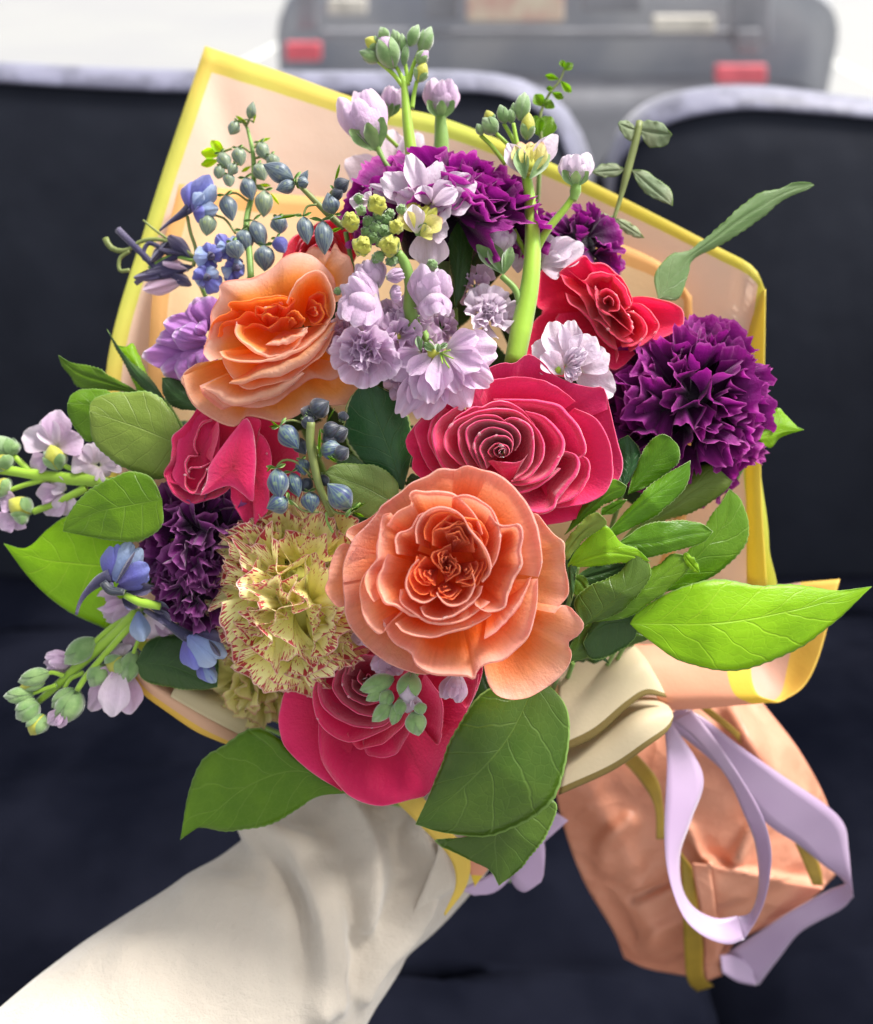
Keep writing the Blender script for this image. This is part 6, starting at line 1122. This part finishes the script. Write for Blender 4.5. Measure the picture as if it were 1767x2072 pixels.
# glossy narrow leaves in a rosette at the right of the coral rose
t = sprig('leaf_sprig', 'rosette of glossy narrow green leaves at the right of the coral rose', ZA((200, 1500))[0], .395, 'foliage', G1)
for A, mi, B, d, m, a_, b_ in [
    (((500, 990), (570, 850), (640, 795)), ((465, 1115), (590, 960), (690, 810)), ((600, 1060), (725, 960), (738, 870)), [0.3890, 0.3860], 'leaf_pit', .002, .002),
    (((560, 1090), (700, 990)), ((345, 1330), (520, 1180), (700, 1045), (798, 935)), ((400, 1335), (640, 1210), (780, 1060)), [0.3840, 0.3790, 0.3840], 'leaf_pit', .003, .004),
    (((220, 1180), (300, 1070), (390, 1032)), ((130, 1330), (260, 1190), (360, 1110), (460, 1070)), ((220, 1260), (350, 1165), (440, 1120)), [0.3840, 0.3770], 'leaf_pit', .003, .002),
    (((330, 1190), (400, 1150)), ((325, 1225), (390, 1180), (462, 1142)), ((390, 1215), (440, 1170)), [0.3820, 0.3780], 'leaf_pit', 0, .001),
    (((560, 1275), (700, 1254), (840, 1262)), ((400, 1380), (600, 1370), (780, 1330), (918, 1312)), ((520, 1450), (700, 1420), (860, 1370)), [0.3820, 0.3800, 0.3840], 'leaf_pit', .002, .003),
    (((200, 1400), (340, 1280), (430, 1370), (510, 1400)), ((140, 1500), (320, 1430), (450, 1430), (585, 1470)), ((250, 1500), (420, 1480), (520, 1470)), [0.3800, 0.3740, 0.3790], 'leaf_bright', .0, .003),
    (((130, 1380), (200, 1280), (290, 1210)), ((125, 1440), (200, 1340), (270, 1280), (340, 1240)), ((150, 1460), (230, 1360), (348, 1278)), [0.3780, 0.3710], 'leaf_olive', .001, .002),
    (((180, 1680), (280, 1590), (420, 1530), (490, 1420)), ((230, 1810), (340, 1720), (470, 1580), (505, 1388)), ((420, 1740), (560, 1600), (585, 1500)), [0.3800, 0.3750, 0.3780], 'leaf_big', .003, .004),
    (((560, 1530), (640, 1480), (700, 1430)), ((300, 1790), (520, 1640), (660, 1540), (780, 1440)), ((480, 1760), (700, 1600), (790, 1500)), [0.3840, 0.3820, 0.3840], 'leaf_mid', .003, .003),
    (((780, 1425), (830, 1470)), ((760, 1430), (800, 1480), (850, 1536)), ((770, 1480), (810, 1520)), [0.3830, 0.3830], 'leaf_bright', 0, .001),
    (((200, 1470), (190, 1560)), ((200, 1400), (150, 1480), (170, 1680)), ((130, 1430), (150, 1560)), [0.3800, 0.3780], 'leaf_dark', 0, .001),
    (((230, 1545), (260, 1600)), ((150, 1540), (220, 1580), (255, 1650)), ((160, 1580), (190, 1660)), [0.3810, 0.3800], 'leaf_mid', 0, .001),
    (((260, 1500), (400, 1480)), ((160, 1580), (330, 1530), (480, 1480)), ((250, 1600), (400, 1560)), [0.3860, 0.3860], 'leaf_dark', 0, .001)]:
    leaf(ZA(*A), ZA(*mi), ZA(*B), d, M[m], t, a_, b_)
# long twisting leaf at the upper right
one('long twisting narrow leaf reaching up to the right over the yellow paper edge', Z3((500, 1100), (590, 985), (700, 958), (820, 860), (1000, 705), (1110, 625), (1230, 600), (1300, 565), (1390, 562)), Z3((520, 1240), (600, 1120), (715, 985), (830, 900), (1000, 770), (1120, 700), (1220, 640), (1320, 600), (1424, 578)), Z3((640, 1240), (690, 1110), (725, 1010), (870, 935), (980, 870), (1130, 760), (1210, 690), (1300, 640), (1385, 605)), [.42, .425, .43], 'leaf_silver', .0, .003)
t = sprig('eucalyptus_sprig', 'short eucalyptus sprig with paired oval leaves at the upper right', Z3((262, 760))[0], .43, 'foliage')
tube('stem', add_d(Z3((255, 800), (300, 660), (350, 470), (395, 300), (412, 210)), .432), [4, 5, 8, 8, 7], M['stem_o'], t, 9, 16)
for b_, A, e_, B in [((395, 260), ((360, 215), (310, 205)), (288, 222), ((310, 280), (360, 320))), ((405, 260), ((450, 205), (540, 220)), (602, 285), ((560, 350), (470, 355))), ((330, 490), ((270, 455), (190, 460)), (138, 505), ((190, 530), (270, 530))), ((365, 490), ((440, 495), (540, 560), (600, 620)), (605, 700), ((560, 680), (440, 620))), ((262, 770), ((200, 740), (150, 735)), (120, 728), ((150, 770), (200, 790))), ((262, 770), ((320, 780), (390, 820)), (440, 885), ((380, 880), (300, 830)))]:
    m_ = ((b_[0]+e_[0])/2, (b_[1]+e_[1])/2); leaf(Z3(*A), Z3(b_, m_, e_), Z3(*B[::-1]), [.432, .428], M['leaf_euc'], t, .001, .001)
t = sprig('eucalyptus_sprig', 'tiny-leaved green sprig standing behind the right-hand stock buds', Z2((1180, 760))[0], .44, 'foliage')
tube('stem', add_d(Z2((1190, 760), (1180, 600), (1230, 480), (1280, 420), (1310, 340)), .442), [4, 3, 2], M['stem_o'], t, 7, 14)
for b_, e_, wd in [((1185, 720), (1230, 600), 44), ((1170, 700), (1150, 600), 34), ((1200, 550), (1150, 490), 26), ((1205, 560), (1240, 520), 28), ((1240, 480), (1300, 510), 16), ((1250, 460), (1210, 460), 12), ((1285, 420), (1340, 480), 16), ((1275, 410), (1205, 390), 14), ((1300, 360), (1350, 330), 18), ((1300, 350), (1290, 310), 14)]:
    fan('leaf', Z2(b_)[0], Z2(e_)[0], wd, M['leaf_mid'], t, .442, .44, int(wd), nu=9)
# dark filler foliage inside the bouquet
rr_ = random.Random(77); FILL = {}
for i, (cx, cy) in enumerate([(700, 640), (640, 780), (780, 760), (900, 620), (1000, 760), (1110, 800), (1180, 1000), (1250, 900), (820, 900), (560, 980), (460, 1000), (480, 800), (700, 1050), (480, 1150), (430, 1320), (620, 1360), (750, 1380), (850, 1440), (980, 1380), (1080, 1200), (1150, 1250), (900, 1500), (800, 1550), (1180, 620), (980, 520), (600, 650), (1300, 980), (700, 900), (350, 1150), (380, 900), (1040, 900), (960, 1000), (560, 840), (1060, 640), (640, 600), (420, 1240), (1180, 1330), (600, 1100)]):
    a = math.atan2(cy-1100, cx-880)+rr_.uniform(-.6, .6); L_ = rr_.uniform(130, 190); dx, dy = math.cos(a), math.sin(a); w_ = rr_.uniform(40, 60)
    q_ = (cx > 850)+2*(cy > 950)
    if q_ not in FILL: FILL[q_] = sprig('filler_sprig', ('dark leafy sprig deep in the bouquet behind the orange rose and lilac stock', 'dark leafy sprig deep in the bouquet behind the two pink roses at the right', 'dark leafy sprig deep in the bouquet between the plum and yellow carnations', 'dark leafy sprig deep in the bouquet behind the coral rose and narrow leaves')[q_], (cx, cy), .44, 'foliage', 'dark leafy sprigs deep in the bouquet', False)
    t = FILL[q_]
    b_, e_ = (cx-dx*L_/2, cy-dy*L_/2), (cx+dx*L_/2, cy+dy*L_/2); mm = ((b_[0]+e_[0])/2, (b_[1]+e_[1])/2)
    leaf([(mm[0]-dy*w_, mm[1]+dx*w_)], [b_, mm, e_], [(mm[0]+dy*w_, mm[1]-dx*w_)], [.455, .435], M['leaf_dark'], t, .003, .003)

# ================================================================== water drops on the rose petals
s = NT('water_drop'); p_ = s.n('BsdfPrincipled'); p_.inputs['Base Color'].default_value = (1, 1, 1, 1); p_.inputs['Transmission Weight'].default_value = .85; p_.inputs['Roughness'].default_value = .03; p_.inputs['IOR'].default_value = 1.33; p_.inputs['Specular IOR Level'].default_value = .9
s.l(p_.outputs[0], s.out.inputs[0]); M['drop'] = s.m
rd = random.Random(5); cam_w = np.array([0, 0, CAMZ])
def drops(root, n):
    pets = [o for o in root.children if o.name.startswith('petal')]; L0 = np.array(root.location)
    for _ in range(n):
        o = rd.choice(pets[len(pets)//2:] if 'pink' in root['label'] else pets[:20]); vs = o.data.vertices; i = rd.randrange(int(len(vs)*.55), int(len(vs)*.85))
        c = np.array(vs[i].co)+L0; n_ = np.array(vs[i].normal); v_ = cam_w-c; v_ /= np.linalg.norm(v_)
        if n_.dot(v_) < 0: n_ = -n_
        rr = rd.uniform(.0003, .0008); x = np.cross(n_, v_+.01); x /= np.linalg.norm(x)+1e-9; y = np.cross(n_, x); el = rd.uniform(1, 2.2)
        th = np.linspace(0, 2*np.pi, 9, endpoint=False); rows = [c+n_*rr*(.62*math.sin(a))+rr*math.cos(a)*(np.cos(th)[:, None]*x*el+np.sin(th)[:, None]*y) for a in np.linspace(-.2, math.pi/2, 6)]
        gridm('water_drop', np.array(rows), M['drop'], o, wrap=True)
for o in list(bpy.data.objects):
    if o.name.startswith('rose') and o.parent is None: drops(o, 16 if 'mostly hidden' not in o['label'] else 3)
